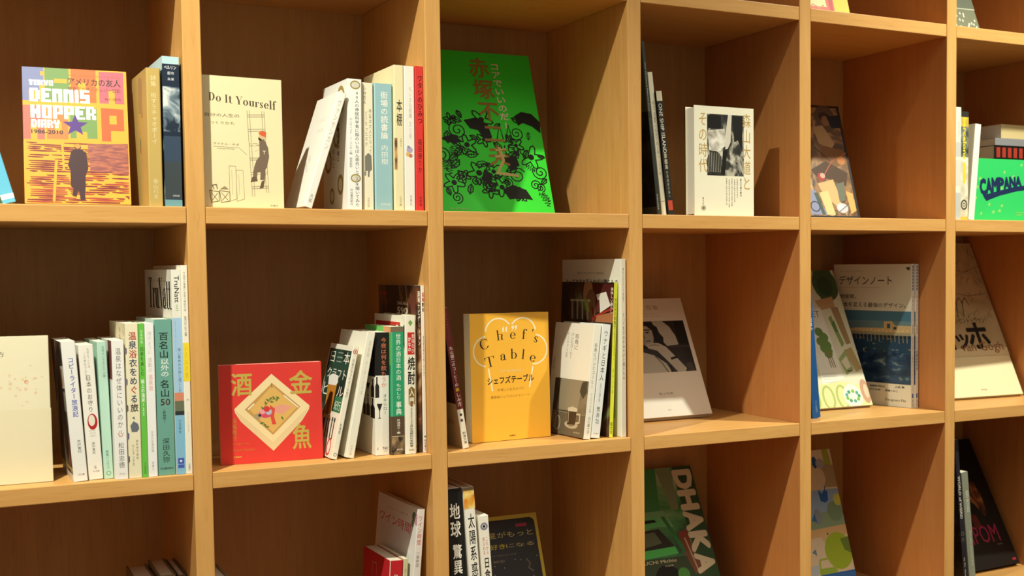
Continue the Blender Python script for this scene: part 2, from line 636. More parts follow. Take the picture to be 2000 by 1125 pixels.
shelf = bpy.data.objects.new('bookshelf', None)
COL.objects.link(shelf)
tag(shelf, 'large oak bookshelf of square open cubbyholes filled with books and magazines', 'bookshelf')
I0, I1 = -2, 8
for i in range(I0, I1 + 1):
    m = MB()
    m.box(i * W, 0.0, FLOORZ, i * W + TV, D + 0.012, 3 * H, WOOD_V)
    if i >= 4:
        # these uprights have side faces coloured redder than their front edges
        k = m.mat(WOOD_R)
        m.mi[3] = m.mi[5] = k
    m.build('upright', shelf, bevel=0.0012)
for i in range(I0, I1):
    for j in (-2, -1, 0, 1, 2, 3):
        m = MB()
        m.box(i * W + TV + 0.0005, 0.0006, j * H - TH, (i + 1) * W - 0.0005, D, j * H, WOOD_H)
        m.build('shelf_board', shelf, bevel=0.0012)
m = MB()
m.box(I0 * W + TV / 2, D + 0.0002, FLOORZ + 0.05, I1 * W + TV / 2, D + 0.011, 3 * H - 0.003, WOOD_B)
m.build('back_panel', shelf)
m = MB()
m.box(I0 * W + TV, 0.03, FLOORZ, I1 * W, 0.05, -2 * H - TH - 0.001, WOOD_H)
m.build('plinth', shelf)
# ------------------------------------------------------------------ the books, bay by bay
K, WH, CR = '2A2622', 'F4F1E8', 'EFE6CE'

# ---- upper row, first bay
G = 'books in the first bay of the upper shelf'
def art_sky(S):
    S.D('そらいろ', .25, .35, .75, .62, 'E8F4F8')
    S.R(0, .93, 1, .97, 'DFF0F4')
spine_book('sky blue book slumped against the shelf side beside the colourful block letter book', 'B', .131, .026, .0169, .18, .11, '6CC3E4', roll=-14.4, spine=art_sky, back='3E8FA8', group=G)

def art_diary(F):
    Y = 'EA9E28'
    F.R(0, 0, 1, .54, Y)
    # huge cut-out letter shapes behind the title
    for q, c in (((0, 0, .16, .25), '757AA2'), ((.02, 0, .2, .12), '757AA2'), ((.21, 0, .44, .25), '6C8C4A'), ((.46, 0, .7, .25), 'DA662C'), ((.73, .01, .97, .25), 'C65C6A'),
                 ((0, .285, .2, .535), 'C8665A'), ((.22, .29, .42, .53), 'D4763A'), ((.44, .29, .7, .52), '6C8C4A')):
        F.R(*q, c)
    F.R(.17, .03, .2, .06, Y); F.R(.06, .17, .12, .255, Y); F.R(.3, .08, .42, .11, Y); F.R(.53, .1, .6, .16, Y)
    F.R(.82, .15, .88, .25, Y); F.R(.07, .42, .13, .535, Y); F.R(.3, .4, .36, .47, Y); F.R(.5, .47, .6, .52, Y)
    F.P([(.74, .285), (.96, .29), (.96, .455), (.83, .455), (.83, .535), (.74, .535)], 'DE5826')
    F.R(.82, .34, .89, .405, Y)
    F.sub('title_lettering')
    PIX = {'T': '11111 11111 01110 01110 01110 01110', 'O': '11111 11011 11011 11011 11011 11111', 'K': '11011 11011 11110 11110 11011 11011', 'Y': '11011 11011 11111 01110 01110 01110',
           'D': '11110 11011 11011 11011 11011 11110', 'E': '11111 11000 11110 11110 11000 11111', 'N': '11111 11111 11011 11011 11011 11011', 'I': '11 11 11 11 11 11', 'S': '11111 11000 11111 11111 00011 11111',
           'H': '11011 11011 11111 11111 11011 11011', 'P': '11111 11011 11011 11111 11000 11000', 'R': '11110 11011 11011 11110 11011 11011', 'A': '11111 11011 11011 11111 11011 11011'}
    def block(word, u0, v0, u1, v1):
        rows = [PIX[q].split() for q in word]
        n = sum(len(r[0]) + .7 for r in rows) - .7
        pu, pv, u = (u1 - u0) / n, (v1 - v0) / 6, u0
        F.layer()
        for r in rows:
            for y, row in enumerate(r):
                x = 0
                while x < len(row):
                    if row[x] == '1':
                        e = x
                        while e < len(row) and row[e] == '1':
                            e += 1
                        F.mb.poly([F.pt(u + pu * x, v0 + pv * (y + 1)), F.pt(u + pu * e, v0 + pv * (y + 1)), F.pt(u + pu * e, v0 + pv * y), F.pt(u + pu * x, v0 + pv * y)], F.m('F8F4EA'))
                        x = e
                    x += 1
            u += pu * (len(r[0]) + .7)
    block('TOKYO', .062, .094, .29, .134)
    block('DENNIS', .068, .156, .635, .256)
    block('HOPPER', .072, .28, .69, .378)
    block('DIARY', .076, .388, .34, .448)
    F.sub()
    F.T('1986-2010', .076, .464, .37, .492, '2E2620', .03)
    F.T('THE  AMERICAN  FRIEND', .43, .044, .94, .055, '8A5A30')
    F.T('アメリカの友人', .432, .066, .94, .122, '241E1A', .012)
    F.T('東京デニス・ホッパー日記', .43, .134, .938, .166, '3A2E26', .004)
    F.T('谷川建司', .78, .206, .935, .228, '3A2E26')
    F.P([(.49 + (.125 if i % 2 == 0 else .052) * math.sin(deg(36 * i)), .425 - (.125 if i % 2 == 0 else .052) * .667 * math.cos(deg(36 * i))) for i in range(10)], '4E287C')
    F.sub('cover_picture')
    # the park photograph: yellow ground with dark red strokes
    F.R(0, .545, 1, 1, Y)
    rnd = random.Random(4)
    for k in range(30):
        v = .555 + k * .0148
        u = .01 + rnd.random() * .05
        while u < .97:
            l = .08 + rnd.random() * .3
            if rnd.random() < .8:
                u1 = min(u + l, .99)
                F.P([(u, v), ((u + u1) / 2, v - .004 * rnd.random()), (u1, v + .002), (u1 - .01, v + .008 + .003 * rnd.random()), ((u + u1) / 2, v + .011), (u + .01, v + .006)], '76221E' if k < 15 or rnd.random() < .5 else '9C3C24')
            u += l + .02
    F.P([(.6, .56), (.99, .55), (.99, .78), (.62, .76)], photo('dark park', ((.4, '7A2A26'), (.6, 'A8562E')), 60, (1, 1, 5)))
    F.L([(.36, .56), (.37, .76)], .02, Y); F.L([(.3, .69), (.27, .98)], .025, Y); F.L([(.27, .99), (.31, .68)], .012, Y)
    # a walking figure in a long dark coat
    F.P([(.44, .62), (.47, .6), (.54, .6), (.585, .625), (.6, .74), (.57, .8), (.57, .87), (.56, .92), (.565, .97), (.52, .98), (.51, .93), (.5, .9), (.48, .95), (.44, .94), (.455, .89), (.43, .87), (.43, .76), (.41, .72)], '38141A')
    F.C(.505, .585, .032, '5A2A28'); F.C(.505, .578, .026, 'C88A3A')
face_book('paperback with colourful block letter cover, purple star and man in dark coat', 'B', .1609, .0729, .1413, .212, .015, 'EA9E28', yaw=-4.89, lean=15.75, side='L', front=art_diary, group=G)

def art_beige(F):
    F.R(.45, .05, .7, .3, 'A88C5C'); F.P([(.45, .05), (.55, .02), (.68, .08)], 'A88C5C'); F.R(.62, .3, .7, .34, '9A7E50')
    F.C(.52, .52, .03, '6A7850', .06); F.C(.53, .57, .035, 'B0703C', .04)
    F.T('の本', .3, .38, .45, .42, 'D8C890')
def art_beige_s(S):
    S.V('詩集 街すうチャオポーイ', .5, .05, .55, .42, 'E6D9A8', .0)
    S.V('春山行夫', .5, .8, .95, .38, 'E0D09C')
spine_book('thick mustard beige book standing beside the navy spine with a cloud picture', 'B', .3197, .0076, .0195, .2005, .137, 'C2A45E', roll=.2, yaw=1.2, hard=True, front=art_beige, spine=art_beige_s, group=G)

def art_navy(F):
    F.R(0, 0, 1, .09, 'BFD8DC')
    F.R(0, .09, 1, 1, photo('night sea', ((.35, '16202C'), (.55, '2E4254'), (.68, 'B8C8C8')), 22, (1, 1, 1)))
def art_navy_s(S):
    S.R(0, 0, 1, .05, 'B5D2D8')
    S.R(0, .05, 1, .95, '1E2A3C')
    cl = photo('sunlit clouds', ((.46, '1E2A3C'), (.56, '7F929E'), (.66, 'E4E4DC')), 30, (1, 1, 1.2))
    S.R(0, .2, 1, .5, cl)
    S.R(0, .53, 1, .7, '35465A'); S.R(0, .7, 1, .95, '3C4448'); S.R(0, .955, 1, 1, '6F9EA6')
    S.V('ベルリン', .5, .04 + .025, .06 + .1, .0, 'F0F0EA') if False else None
    S.T('ベルリン', .12, .062, .82, .085, 'F0F2F0', .01); S.T('都市', .3, .1, .7, .122, 'E0E4E4'); S.T('未来', .3, .14, .7, .16, 'E0E4E4')
    S.T('太田出版', .45, .922, .85, .934, 'D8DCDC')
spine_book('navy spined book with white clouds on it, standing against the shelf side', 'B', .3422, .0083, .0234, .219, .148, '263648', roll=.1, yaw=1.2, front=art_navy, spine=art_navy_s, group=G)

# ---- upper row, second bay
G = 'books in the second bay of the upper shelf'
def art_ladder(F):
    B = '5A4A38'
    F.sub('title_lettering'); F.W('Do It Yourself', .09, .92, .19, .145, B, S=.15, slope=.055); F.sub()
    F.T('自分の人生の', .04, .283, .46, .31, '6A5C48'); F.T('つくりかた', .1, .345, .4, .366, '6A5C48')
    F.T('マイケル・キダ', .133, .503, .45, .522, '7A6C56', 0, .004); F.L([(.13, .535), (.45, .54), (.54, .59)], .004, '8A7C66')
    F.T('Michael Kidde', .18, .545, .39, .555, '8A7C66')
    F.sub('cover_picture')
    # ladder
    for a, b in (((.555, .25), (.6, .91)), ((.585, .25), (.63, .91)), ((.74, .25), (.775, .88)), ((.77, .25), (.805, .88))):
        F.L([a, b], .005, '8A7A62')
    for k in range(6):
        v = .285 + k * .11
        F.L([(.56 + k * .007, v), (.77 + k * .006, v - .008)], .005, '8A7A62'); F.L([(.56 + k * .007, v + .015), (.77 + k * .006, v + .007)], .005, '8A7A62')
    # man in brown overalls climbing the ladder
    F.P([(.7, .47), (.76, .46), (.81, .53), (.82, .6), (.79, .68), (.77, .7), (.76, .78), (.7, .78), (.71, .72), (.67, .72), (.66, .77), (.61, .76), (.63, .68), (.66, .63), (.7, .6)], '7A6654')
    F.P([(.6, .76), (.66, .76), (.67, .79), (.58, .8)], '6A5644'); F.P([(.72, .79), (.76, .78), (.74, .84), (.69, .85)], '6A5644')
    F.C(.735, .445, .04, 'D9B78C'); F.P([(.69, .42), (.73, .4), (.79, .41), (.785, .45), (.73, .44)], 'D8643A'); F.P([(.69, .45), (.74, .47), (.72, .48), (.69, .47)], '3A2E26')
    F.L([(.7, .5), (.63, .52), (.6, .5)], .014, 'E6D6B0'); F.L([(.7, .54), (.64, .56)], .012, 'E6D6B0')
    F.T('T', .745, .555, .775, .58, 'E8DCC0', .03)
    # planks, crates and tools
    for u0, u1, v0 in ((.32, .4, .68), (.405, .49, .71)):
        F.L([(u0, v0), (u1, v0), (u1 + .01, .93), (u0, .95), (u0, v0)], .004, '9A8A70')
        F.L([(u0 + .03, v0 + .03), (u0 + .035, .9)], .003, 'B0A084')
    for u0, u1 in ((.075, .19), (.195, .32)):
        F.L([(u0, .87), (u1, .88), (u1, .95), (u0 + .02, .96), (u0, .87)], .008, '7A684E')
        F.L([(u0 + .02, .885), (u1 - .02, .945)], .006, '7A684E'); F.L([(u1 - .02, .89), (u0 + .03, .945)], .006, '7A684E')
    F.L([(.13, .86), (.11, .83), (.16, .825), (.17, .86)], .01, '6A5844'); F.P([(.2, .86), (.26, .835), (.31, .86)], '9A8668')
    F.sub()
    F.T('文響社', .82, .972, .92, .984, '8A7C66')
face_book('cream paperback showing a drawing of a man climbing a ladder', 'B', .3975, .02, .12, .1977, .016, 'EADDB0', yaw=2.5, side='R', front=art_ladder, group=G)

def art_lean(F):
    F.T('ことば', .35, .2, .7, .24, 'D8D2C4'); F.T('の本', .5, .3, .8, .34, 'D8D2C4')
    for k in range(5):
        F.C(.5 + .06 * math.sin(k * 2), .55 + .03 * k, .03, 'DCD6CA')
def art_lean_s(S):
    S.V('ヴァンサンカン', .5, .06, .5, .5, 'B8B0A2'); S.V('大和', .5, .88, .96, .45, '6A6258')
spine_book('plain white softcover leaning at a steep angle on its neighbour with the gold rings', 'B', .5432, .004, .0119, .189, .13, 'F1ECDF', roll=17.8, yaw=.5, front=art_lean, spine=art_lean_s, group=G)

def art_rings(F):
    for u, v, r in ((.3, .22, .16), (.74, .14, .16), (.55, .42, .13), (.2, .6, .14), (.7, .8, .12), (.35, .88, .1)):
        F.O(u, v, r, .05, 'A8924E'); F.C(u, v, r * .62, 'E6DFCC')
    F.T('脳神経', .05, .2, .3, .24, '3A342C', .01)
    F.V('脳神経科学者に', .62, .3, .62, .1, '2E2822', .012); F.V('ほんと', .42, .5, .66, .1, '4A443A')
def art_rings_s(S):
    for v in (.045, .76):
        S.O(.55, v, .36, .1, 'A8924E', .3); S.C(.55, v, .22, 'DAD2BE', .18)
    S.V('40人の神経科学者に脳のいちばん面白いところを聞いてみた', .66, .09, .98, .3, '2E2A26', .0)
    S.V('デイヴィッド・J・リンデン編 岩坂彰訳', .22, .3, .68, .2, '6A645A'); S.V('河出書房新社', .25, .84, .97, .2, '7A746A')
spine_book('white book with small gold rings on its spine and cover', 'B', .6128, .0105, .0228, .205, .137, WH, roll=.8, yaw=1, front=art_rings, spine=art_rings_s, group=G)

def art_stroll(S):
    S.V('小林哲夫', .22, .03, .17, .3, '7A7260'); S.V('神童は大人になって', .72, .2, .56, .26, '8A8068'); S.V('どうなったのか', .35, .22, .5, .26, '8A8068')
    S.P([(.2, .58), (.5, .55), (.8, .57), (.85, .68), (.62, .7), (.6, .74), (.45, .74), (.45, .69), (.2, .7)], '7E7A6C'); S.R(.15, .7, .3, .73, '8A8676')
    S.V('太田出版', .5, .9, .98, .24, '9A9078')
spine_book('slim pale cream book with a small grey walking figure on the spine', 'B', .6390, .0169, .0174, .2015, .137, 'EFE6C8', roll=.5, yaw=1, spine=art_stroll, group=G)

def art_teal(S):
    S.V('街場の読書論', .55, .06, .44, .42, 'F4F2E4', .012); S.V('内田樹', .55, .48, .64, .4, 'F4F2E4', .0); S.T('太田出版', .3, .945, .88, .962, 'E8F0EC')
spine_book('grey blue book with white spine lettering between two cream spines', 'B', .6583, .0163, .0294, .2018, .137, '9CC2C6', roll=.5, yaw=1, hard=True, spine=art_teal, group=G)

def art_hon_s(S):
    S.V('本棚', .55, .23, .42, .62, '33302A', .01)
    S.R(0, .5, .3, .72, photo('warm snapshot', ((.4, '6A4434'), (.6, 'D8A06A')), 60)); S.V('中島らも', .7, .5, .56, .2, '9A8E6C'); S.V('ヒヨコ舎', .6, .9, .97, .3, '8A8064')
spine_book('tall cream book with two large dark characters on its spine', 'B', .6896, .0129, .0156, .2324, .158, 'EFE3B4', roll=.5, yaw=1, spine=art_hon_s, group=G)

def art_pale_s(S):
    S.V('ちいさな庭園', .6, .14, .36, .3, 'B4AEA0'); S.V('文と絵', .6, .38, .5, .26, 'BEB8AA')
    S.C(.5, .58, .3, 'B8A8C8'); S.C(.35, .61, .22, 'E0B870'); S.C(.6, .62, .18, 'C87868'); S.C(.4, .56, .14, '8898B0')
    S.V('白泉社', .6, .89, .97, .26, 'A8A294')
spine_book('white spine with a tiny pastel flower picture, beside the red spine', 'B', .7061, .0129, .0172, .232, .158, 'F3EFE2', roll=.5, yaw=1, spine=art_pale_s, group=G)

def art_red_s(S):
    S.V('ワタシのひみつ', .6, .06, .4, .62, '3A1418', .015); S.V('福田穂りか', .55, .5, .74, .5, '4A181C'); S.V('幻冬舎', .6, .9, .97, .34, '4A181C')
spine_book('slim bright red book at the end of the upper row of cream books', 'B', .7243, .0116, .0132, .2329, .158, 'D83A36', roll=.5, yaw=1, spine=art_red_s, group=G)

# ---- upper row, third bay: one large green cover
def art_green(F):
    BK, GO = '14180E', 'A07A3A'
    rnd = random.Random(11)
    F.sub('cover_picture')
    # a crowd of black brush-drawn leaves, spirals, flowers and scribbles
    def at(u, v, s, a):
        ca, sa = math.cos(a), math.sin(a)
        return lambda x, y: (u + s * (x * ca - y * sa), v + s * .763 * (x * sa + y * ca))
    def leaf(u, v, s, a):
        q = at(u, v, s, a)
        F.L([q(*p) for p in [(0, 0), (.3, .22), (.7, .24), (1, 0), (.7, -.24), (.3, -.22), (0, 0)]], .008, BK); F.L([q(0, 0), q(.9, 0)], .006, BK)
        for x in (.3, .5, .7):
            F.L([q(x + .1, .14), q(x, 0), q(x + .1, -.14)], .005, BK)
    def spiral(u, v, s, a):
        q = at(u, v, s, a)
        F.L([q(.16 * k ** .9 * .28 * math.cos(k * .55), .16 * k ** .9 * .28 * math.sin(k * .55)) for k in range(1, 24)], .008, BK)
    def flower(u, v, s, a):
        q = at(u, v, s, a)
        F.L([q((.7 + .3 * math.cos(5 * t)) * math.cos(t), (.7 + .3 * math.cos(5 * t)) * math.sin(t)) for t in [k * .2094 for k in range(31)]], .009, BK)
        F.P([q(.25 * math.cos(k * .785), .25 * math.sin(k * .785)) for k in range(8)], BK)
    def scrib(u, v, s, a):
        q = at(u, v, s, a)
        F.L([q(.12 * k - .6, .35 * (-1) ** k * (1 - abs(k - 5) / 7)) for k in range(11)], .008, BK)
    for k in range(70):
        u, v = .19 + .76 * rnd.random(), .42 + .5 * rnd.random()
        (leaf, leaf, spiral, flower, scrib)[k % 5](u, v, .05 + .05 * rnd.random(), rnd.random() * 6.28)
    for pts in ([(.8, .4), (.86, .37), (.94, .38), (1.0, .43), (.99, .5), (.93, .46), (.86, .44), (.82, .46)], [(.4, .44), (.5, .42), (.58, .46), (.6, .54), (.55, .58), (.5, .5), (.44, .49)],
                [(.2, .56), (.3, .53), (.36, .57), (.3, .59)], [(.62, .86), (.7, .83), (.8, .86), (.84, .92), (.74, .91), (.66, .92)], [(.5, .74), (.56, .77), (.53, .84), (.47, .8)], [(.16, .4), (.22, .38), (.2, .46)], [(.66, .67), (.76, .65), (.78, .71), (.7, .74)]):
        F.P(pts, BK)
    for u in (.66, .73):
        F.L([(u - .03, .57), (u + .01, .46), (u + .03, .57)], .009, BK)
    F.sub('title_lettering')
    F.V('赤塚不二', .575, .03, .582, .165, GO, .018, .048); F.sub('title_lettering'); F.V('夫', .623, .582, .72, .165, GO, .018, .012)
    F.L([(.64, .6), (.66, .68), (.6, .76), (.76, .775)], .022, 'CDBB7C'); F.L([(.6, .66), (.68, .65)], .018, 'CDBB7C'); F.L([(.61, .62), (.69, .61)], .014, 'CDBB7C')
    F.sub('title_lettering')
    F.V('コアでいいのだ!', .705, .06, .485, .075, 'EDE6C4', .025, .02); F.sub()
    F.T('株式会社', .2, .975, .35, .985, 'C8D890')
face_book('large bright green book crowded with black line drawings, leaning in its bay', 'B', .7861, .16, .2511, .329, .015, '3EE83C', yaw=-1.56, lean=21.86, side='R', front=art_green)

# ---- upper row, fourth bay
G = 'books in the fourth bay of the upper shelf'
def art_slate_s(S):
    S.D('One Thousand Fukuoka Days', .3, .12, .72, .4, 'C8CCC0'); S.D('Jan Nakamura', .35, .44, .65, .54, '9AA098'); S.D('FUKUOKA', .3, .88, .7, .97, 'C0C4B8', .01)
spine_book('tall thin slate green book tilted onto the shelf side', 'B', .1 + 1.0849, .0316, .0066, .3125, .22, '3A4038', roll=-5.72, spine=art_slate_s, front=lambda F: F.R(0, .4, 1, .95, photo('black reef', ((.45, '0A0B0A'), (.7, '2A2C26')), 30)), group=G)
def art_mag_s(S):
    S.D('季刊 写真', .3, .2, .7, .34, 'A09886'); S.V('日本の風景写真と暮らしの手帖', .5, .3, .72, .4, '8A8272'); S.R(0, .9, 1, .905, 'B0A890')
spine_book('thin cream magazine tilted between the slate green book and the black lettered spine', 'B', .1987 + 1.0, .0393, .0103, .2596, .2, 'E8DFC4', roll=-6.24, spine=art_mag_s, group=G, name='magazine')
def art_ship_s(S):
    S.R(0, .08, 1, 1, '26241E'); S.R(0, 0, 1, .08, 'D8CFB2')
    S.D('ONE SHIP ISLAND', .2, .1, .8, .5, 'E4DCC4', .0); S.V('軍艦島', .5, .5, .63, .6, 'D8CFB4'); S.V('世界遺産の島へ', .5, .64, .86, .4, 'A89F88'); S.R(.1, .88, .9, .96, 'B8452E')
spine_book('thin book with white letters on a black spine, tilted beside the cream magazine', 'B', .2113 + 1.0, .0358, .0114, .2259, .2, '26241E', roll=-6.46, spine=art_ship_s, group=G)
def art_mono(F):
    GO = 'C09A54'
    bw = photo('grainy street', ((.32, '0E0D0B'), (.5, '3A3832'), (.6, 'B8B2A0'), (.7, 'E8E2D0')), 42, (1, 1, .6), 6)
    F.sub('cover_picture'); F.R(.209, .07, .824, .631, bw)
    F.R(.22, .08, .44, .2, '14120F'); F.P([(.56, .07), (.62, .07), (.6, .32), (.52, .42), (.5, .3)], 'D8D0BC'); F.P([(.63, .08), (.8, .08), (.8, .4), (.72, .3), (.66, .32)], '1A1814')
    F.P([(.22, .22), (.5, .2), (.52, .35), (.4, .42), (.24, .4)], photo('white glare', ((.35, '9A9484'), (.6, 'EEE8D8')), 50))
    F.C(.33, .51, .13, '24221D', .16)
    for k in range(9):
        F.L([(.22 + k * .028, .42), (.23 + k * .028, .6)], .006, 'B0AA98')
    F.P([(.47, .4), (.55, .38), (.5, .62), (.44, .62)], '16140F')
    F.sub('title_lettering')
    F.V('その時代', .14, .045, .61, .15, GO, .0); F.sub('title_lettering'); F.V('森山大道と', .87, .04, .765, .15, GO, .0); F.sub()
    for k, (a, b) in enumerate(((.65, .9), (.66, .92), (.65, .91), (.66, .87), (.655, .83))):
        F.V('写真家の時代を巡る対話と記録の書'[:int((b - a) * 55)], .53 + k * .045, a, b, .022, '6A6456')
    F.V('森山大道の時代', .77, .65, .82, .028, '3A362E', .01)
    F.V('青弓社', .14, .83, .9, .03, '8A8270'); F.O(.145, .93, .035, .008, '5A5446'); F.R(.13, .92, .16, .94, '5A5446')
face_book('thick white book with a black and white photograph between columns of gold characters', 'B', .2582 + 1.0, .0218, .1317, .2021, .034, 'F1EAD0', side='R', hard=True, front=art_mono, back='171411', group=G)

# ---- upper row, fifth bay: collage cover
def art_collage(F):
    F.R(0, 0, 1, 1, '241C14')
    base = photo('painted collage', ((.25, '2A1E14'), (.42, '6A4A2C'), (.52, 'A07848'), (.6, '4A3A30'), (.72, 'C8A878')), 16, (1, 1, .8), 5, .35, 1.6)
    F.sub('cover_picture'); F.R(.03, .02, .97, .98, base)
    F.C(.8, .12, .13, '5A4634', .16); F.C(.79, .1, .07, '3A2A1E', .05); F.C(.8, .14, .05, '8A6444', .06)
    F.P([(.82, .1), (.97, .08), (.97, .2), (.86, .2)], '1E1E24')
    F.P([(.62, .2), (.75, .18), (.86, .34), (.8, .4), (.66, .34)], 'A8885E'); F.P([(.7, .36), (.95, .4), (.98, .5), (.8, .56), (.64, .5)], '7A5430')
    F.C(.9, .49, .05, 'B8783C'); F.P([(.5, .58), (.7, .5), (.95, .6), (.9, .72), (.7, .66), (.55, .64)], '4E3620')
    F.L([(.55, .72), (.78, .5), (.98, .42)], .012, 'A85A34'); F.L([(.6, .38), (.76, .5)], .008, '2A1A10')
    F.C(.61, .64, .045, 'A83A2A'); F.C(.63, .63, .03, 'C8A898')
    F.P([(.55, .7), (.75, .66), (.78, .76), (.8, .86), (.74, .9), (.6, .8)], 'D8B078'); F.P([(.78, .7), (.88, .68), (.86, .84), (.78, .86)], '6A6E5C')
    F.P([(.4, .76), (.5, .76), (.6, .97), (.4, .97)], '8890B0'); F.P([(.48, .78), (.53, .78), (.58, .97), (.54, .97)], '4A5A50'); F.O(.47, .9, .06, .012, '2A2A30')
    F.P([(.55, .78), (.66, .76), (.7, .97), (.6, .97)], 'E8C88A'); F.P([(.88, .76), (.96, .78), (.97, .93), (.9, .96)], 'DDA85E')
    F.C(.8, .91, .07, 'C8C8CC', .055); F.C(.78, .9, .035, 'E8E6E0'); F.L([(.74, .95), (.88, .88)], .01, '6A6A78')
face_book('dark book with a painted collage cover, leaning alone in its bay', 'B', .5391 + 1.0, .1567, .2027, .2596, .015, '1E1610', yaw=-3.56, lean=19.11, side='R', hard=True, front=art_collage)

# ---- upper row, sixth bay
G = 'books in the sixth bay of the upper shelf'
def art_ivory_s(S):
    S.D('Casa de la Música', .6, .12, .8, .26, '8A8472'); S.R(0, .31, 1, .44, 'C8C8C0'); S.R(0, .47, 1, .7, 'DAD6C8'); S.R(0, .76, 1, 1, 'C6C6BE')
spine_book('ivory and grey spine standing against the shelf side next to the yellow lettered one', 'B', .8777 + 1.0, .0091, .0198, .2325, .15, 'EEE8D2', roll=.3, spine=art_ivory_s, group=G)
def art_barca_s(S):
    S.R(0, 0, 1, .05, '2E2C26'); S.R(0, .05, 1, .14, 'C8A848'); S.R(0, .14, 1, .42, photo('old quarter', ((.4, '3A4238'), (.6, '8A8A78')), 60)); S.R(0, .42, 1, 1, photo('pale arches', ((.4, 'CFC4A6'), (.62, 'EFE6CC')), 40))
    S.D('barcelona', .32, .06, .72, .44, 'F0D820', .03); S.R(.35, .47, .62, .66, 'EAD028'); S.O(.5, .86, .42, .14, '3A3A34', .5); S.O(.5, .86, .2, .08, '6A6450'); S.R(0, .97, 1, 1, 'D8B848')
spine_book('yellow lettered spine with a city photograph, beside the ivory and grey one', 'B', .9074 + 1.0, .021, .0215, .2263, .15, 'DDD2B2', roll=.3, spine=art_barca_s, group=G)
spine_book('plain white softcover propped at a slight tilt beside the green cover', 'B', .9297 + 1.0, .0199, .0167, .2022, .12, 'F1EBDC', roll=5.3, spine=lambda S: S.V('カンパーナ', .55, .3, .5, .3, 'D0C8B4'), group=G)
def art_camp(F):
    rnd = random.Random(5)
    for k in range(26):
        u, v = .03 + .94 * rnd.random(), .08 + .84 * rnd.random()
        F.C(u, v, .012 + .008 * rnd.random(), '7CC86A', .012, 9); F.C(u + .008, v - .02, .006, 'A8CC5A', None, 7)
    F.sub('title_lettering')
    for i, q in enumerate('CAMPANA'):
        u = .09 + i * .0675
        F.T(q, u, .345 - .01 * i, u + .062, .58 - .024 * i, '13264C', .07)
    F.P([(.115, .6), (.3, .52), (.5, .44), (.64, .415), (.64, .49), (.5, .52), (.3, .6), (.15, .69)], '13264C')
    F.sub()
    F.T('IRMÃOS', .48, .86, .58, .88, 'A8CC5A'); F.T('2009', .48, .9, .55, .92, 'A8CC5A')
face_book('bright green cover with dark blue arched lettering and a scatter of small motifs', 'B', .9 + 1.059, .035, .25, .133, .012, '2FC060', yaw=-2, lean=4.6, side='R', front=art_camp, group=G)
G2 = 'books lying flat behind the green cover'
z0 = ROW['B'] + .0004
flat_book('thick grey brown book lying flat, lowest of the pile behind the green cover', 2.104, .135, z0, .112, .16, .07, '6A5C4A', group=G2, hard=True)
flat_book('black book lying flat under the red lettered one', 2.106, .132, z0 + .0702, .11, .16, .073, '1E1A16', group=G2, hard=True)
flat_book('red lettered black book lying flat in the pile behind the green cover', 2.107, .128, z0 + .1434, .109, .17, .0295, '1C1510', group=G2,
          spine=lambda S: [S.R(.12, .03 + .16 * k, .88, .13 + .16 * k, 'B03A2A') for k in range(6)])
flat_book('thin grey book lying flat on the red lettered black one', 2.108, .126, z0 + .1732, .108, .17, .0165, '8E8E90', group=G2)
flat_book('cream book lying flat, topmost of the pile behind the green cover', 2.130, .13, z0 + .1899, .085, .13, .032, 'D8C48E', group=G2)

# ---- row above, cut by the top of the picture
def art_figure(F):
    F.R(0, 0, .7, 1, 'E0685A'); F.R(.7, 0, 1, 1, 'F2C23A')
    F.P([(.12, .6), (.5, .6), (.55, .95), (.16, .95)], 'F0D8A0'); F.L([(.2, .97), (.28, .93), (.4, .965), (.5, .93)], .02, 'B88A5A'); F.C(.2, .9, .03, '8A6A3A'); F.R(.6, .7, .68, 1, 'B84A48')
face_book('red and yellow cover standing on the shelf above the collage book', 'A', .5075 + 1.0, .0374, .1175, .2, .015, 'E0685A', yaw=-3, lean=18, front=art_figure, side='R')
def art_dots(F):
    F.R(0, 0, 1, .79, '5E6250'); F.R(0, .79, 1, .8, 'B0B09A')
    rnd = random.Random(2)
    for k in range(22):
        F.C(.08 + .88 * rnd.random(), .82 + .16 * rnd.random(), .018, 'D8D4BC', .03, 8)
face_book('grey green cover sprinkled with white dots, on the shelf above the green cover', 'A', .8785 + 1.0, .0513, .108, .25, .015, '6E7058', yaw=-3, lean=24, front=art_dots, side='R', hard=True)

# ---- middle row, first bay
G = 'books in the first bay of the middle shelf'
def art_hoh(F):
    F.T('方', .56, .1, .62, .135, '4A443A')
    for u, v, c in ((.8, .31, 'E0803A'),):
        F.C(u, v, .018, c)
    rnd = random.Random(8)
    for k in range(26):
        a, r = rnd.random() * 6.28, .04 + .22 * rnd.random()
        F.C(.72 + r * math.cos(a), .32 + .6 * r * math.sin(a), .008 + .008 * rnd.random(), ('EDD3B0', 'EBC8B4', 'E6D8C0')[k % 3], None, 7)
face_book('plain cream softcover with one tiny orange dot, beside the blue lettered spine', 'C', .0335, .04, .15, .2105, .02, 'EFE5C4', yaw=0, lean=1, side='R', front=art_hoh, group=G, band=(.494, 1.0, 'EDE1BD', None, None))

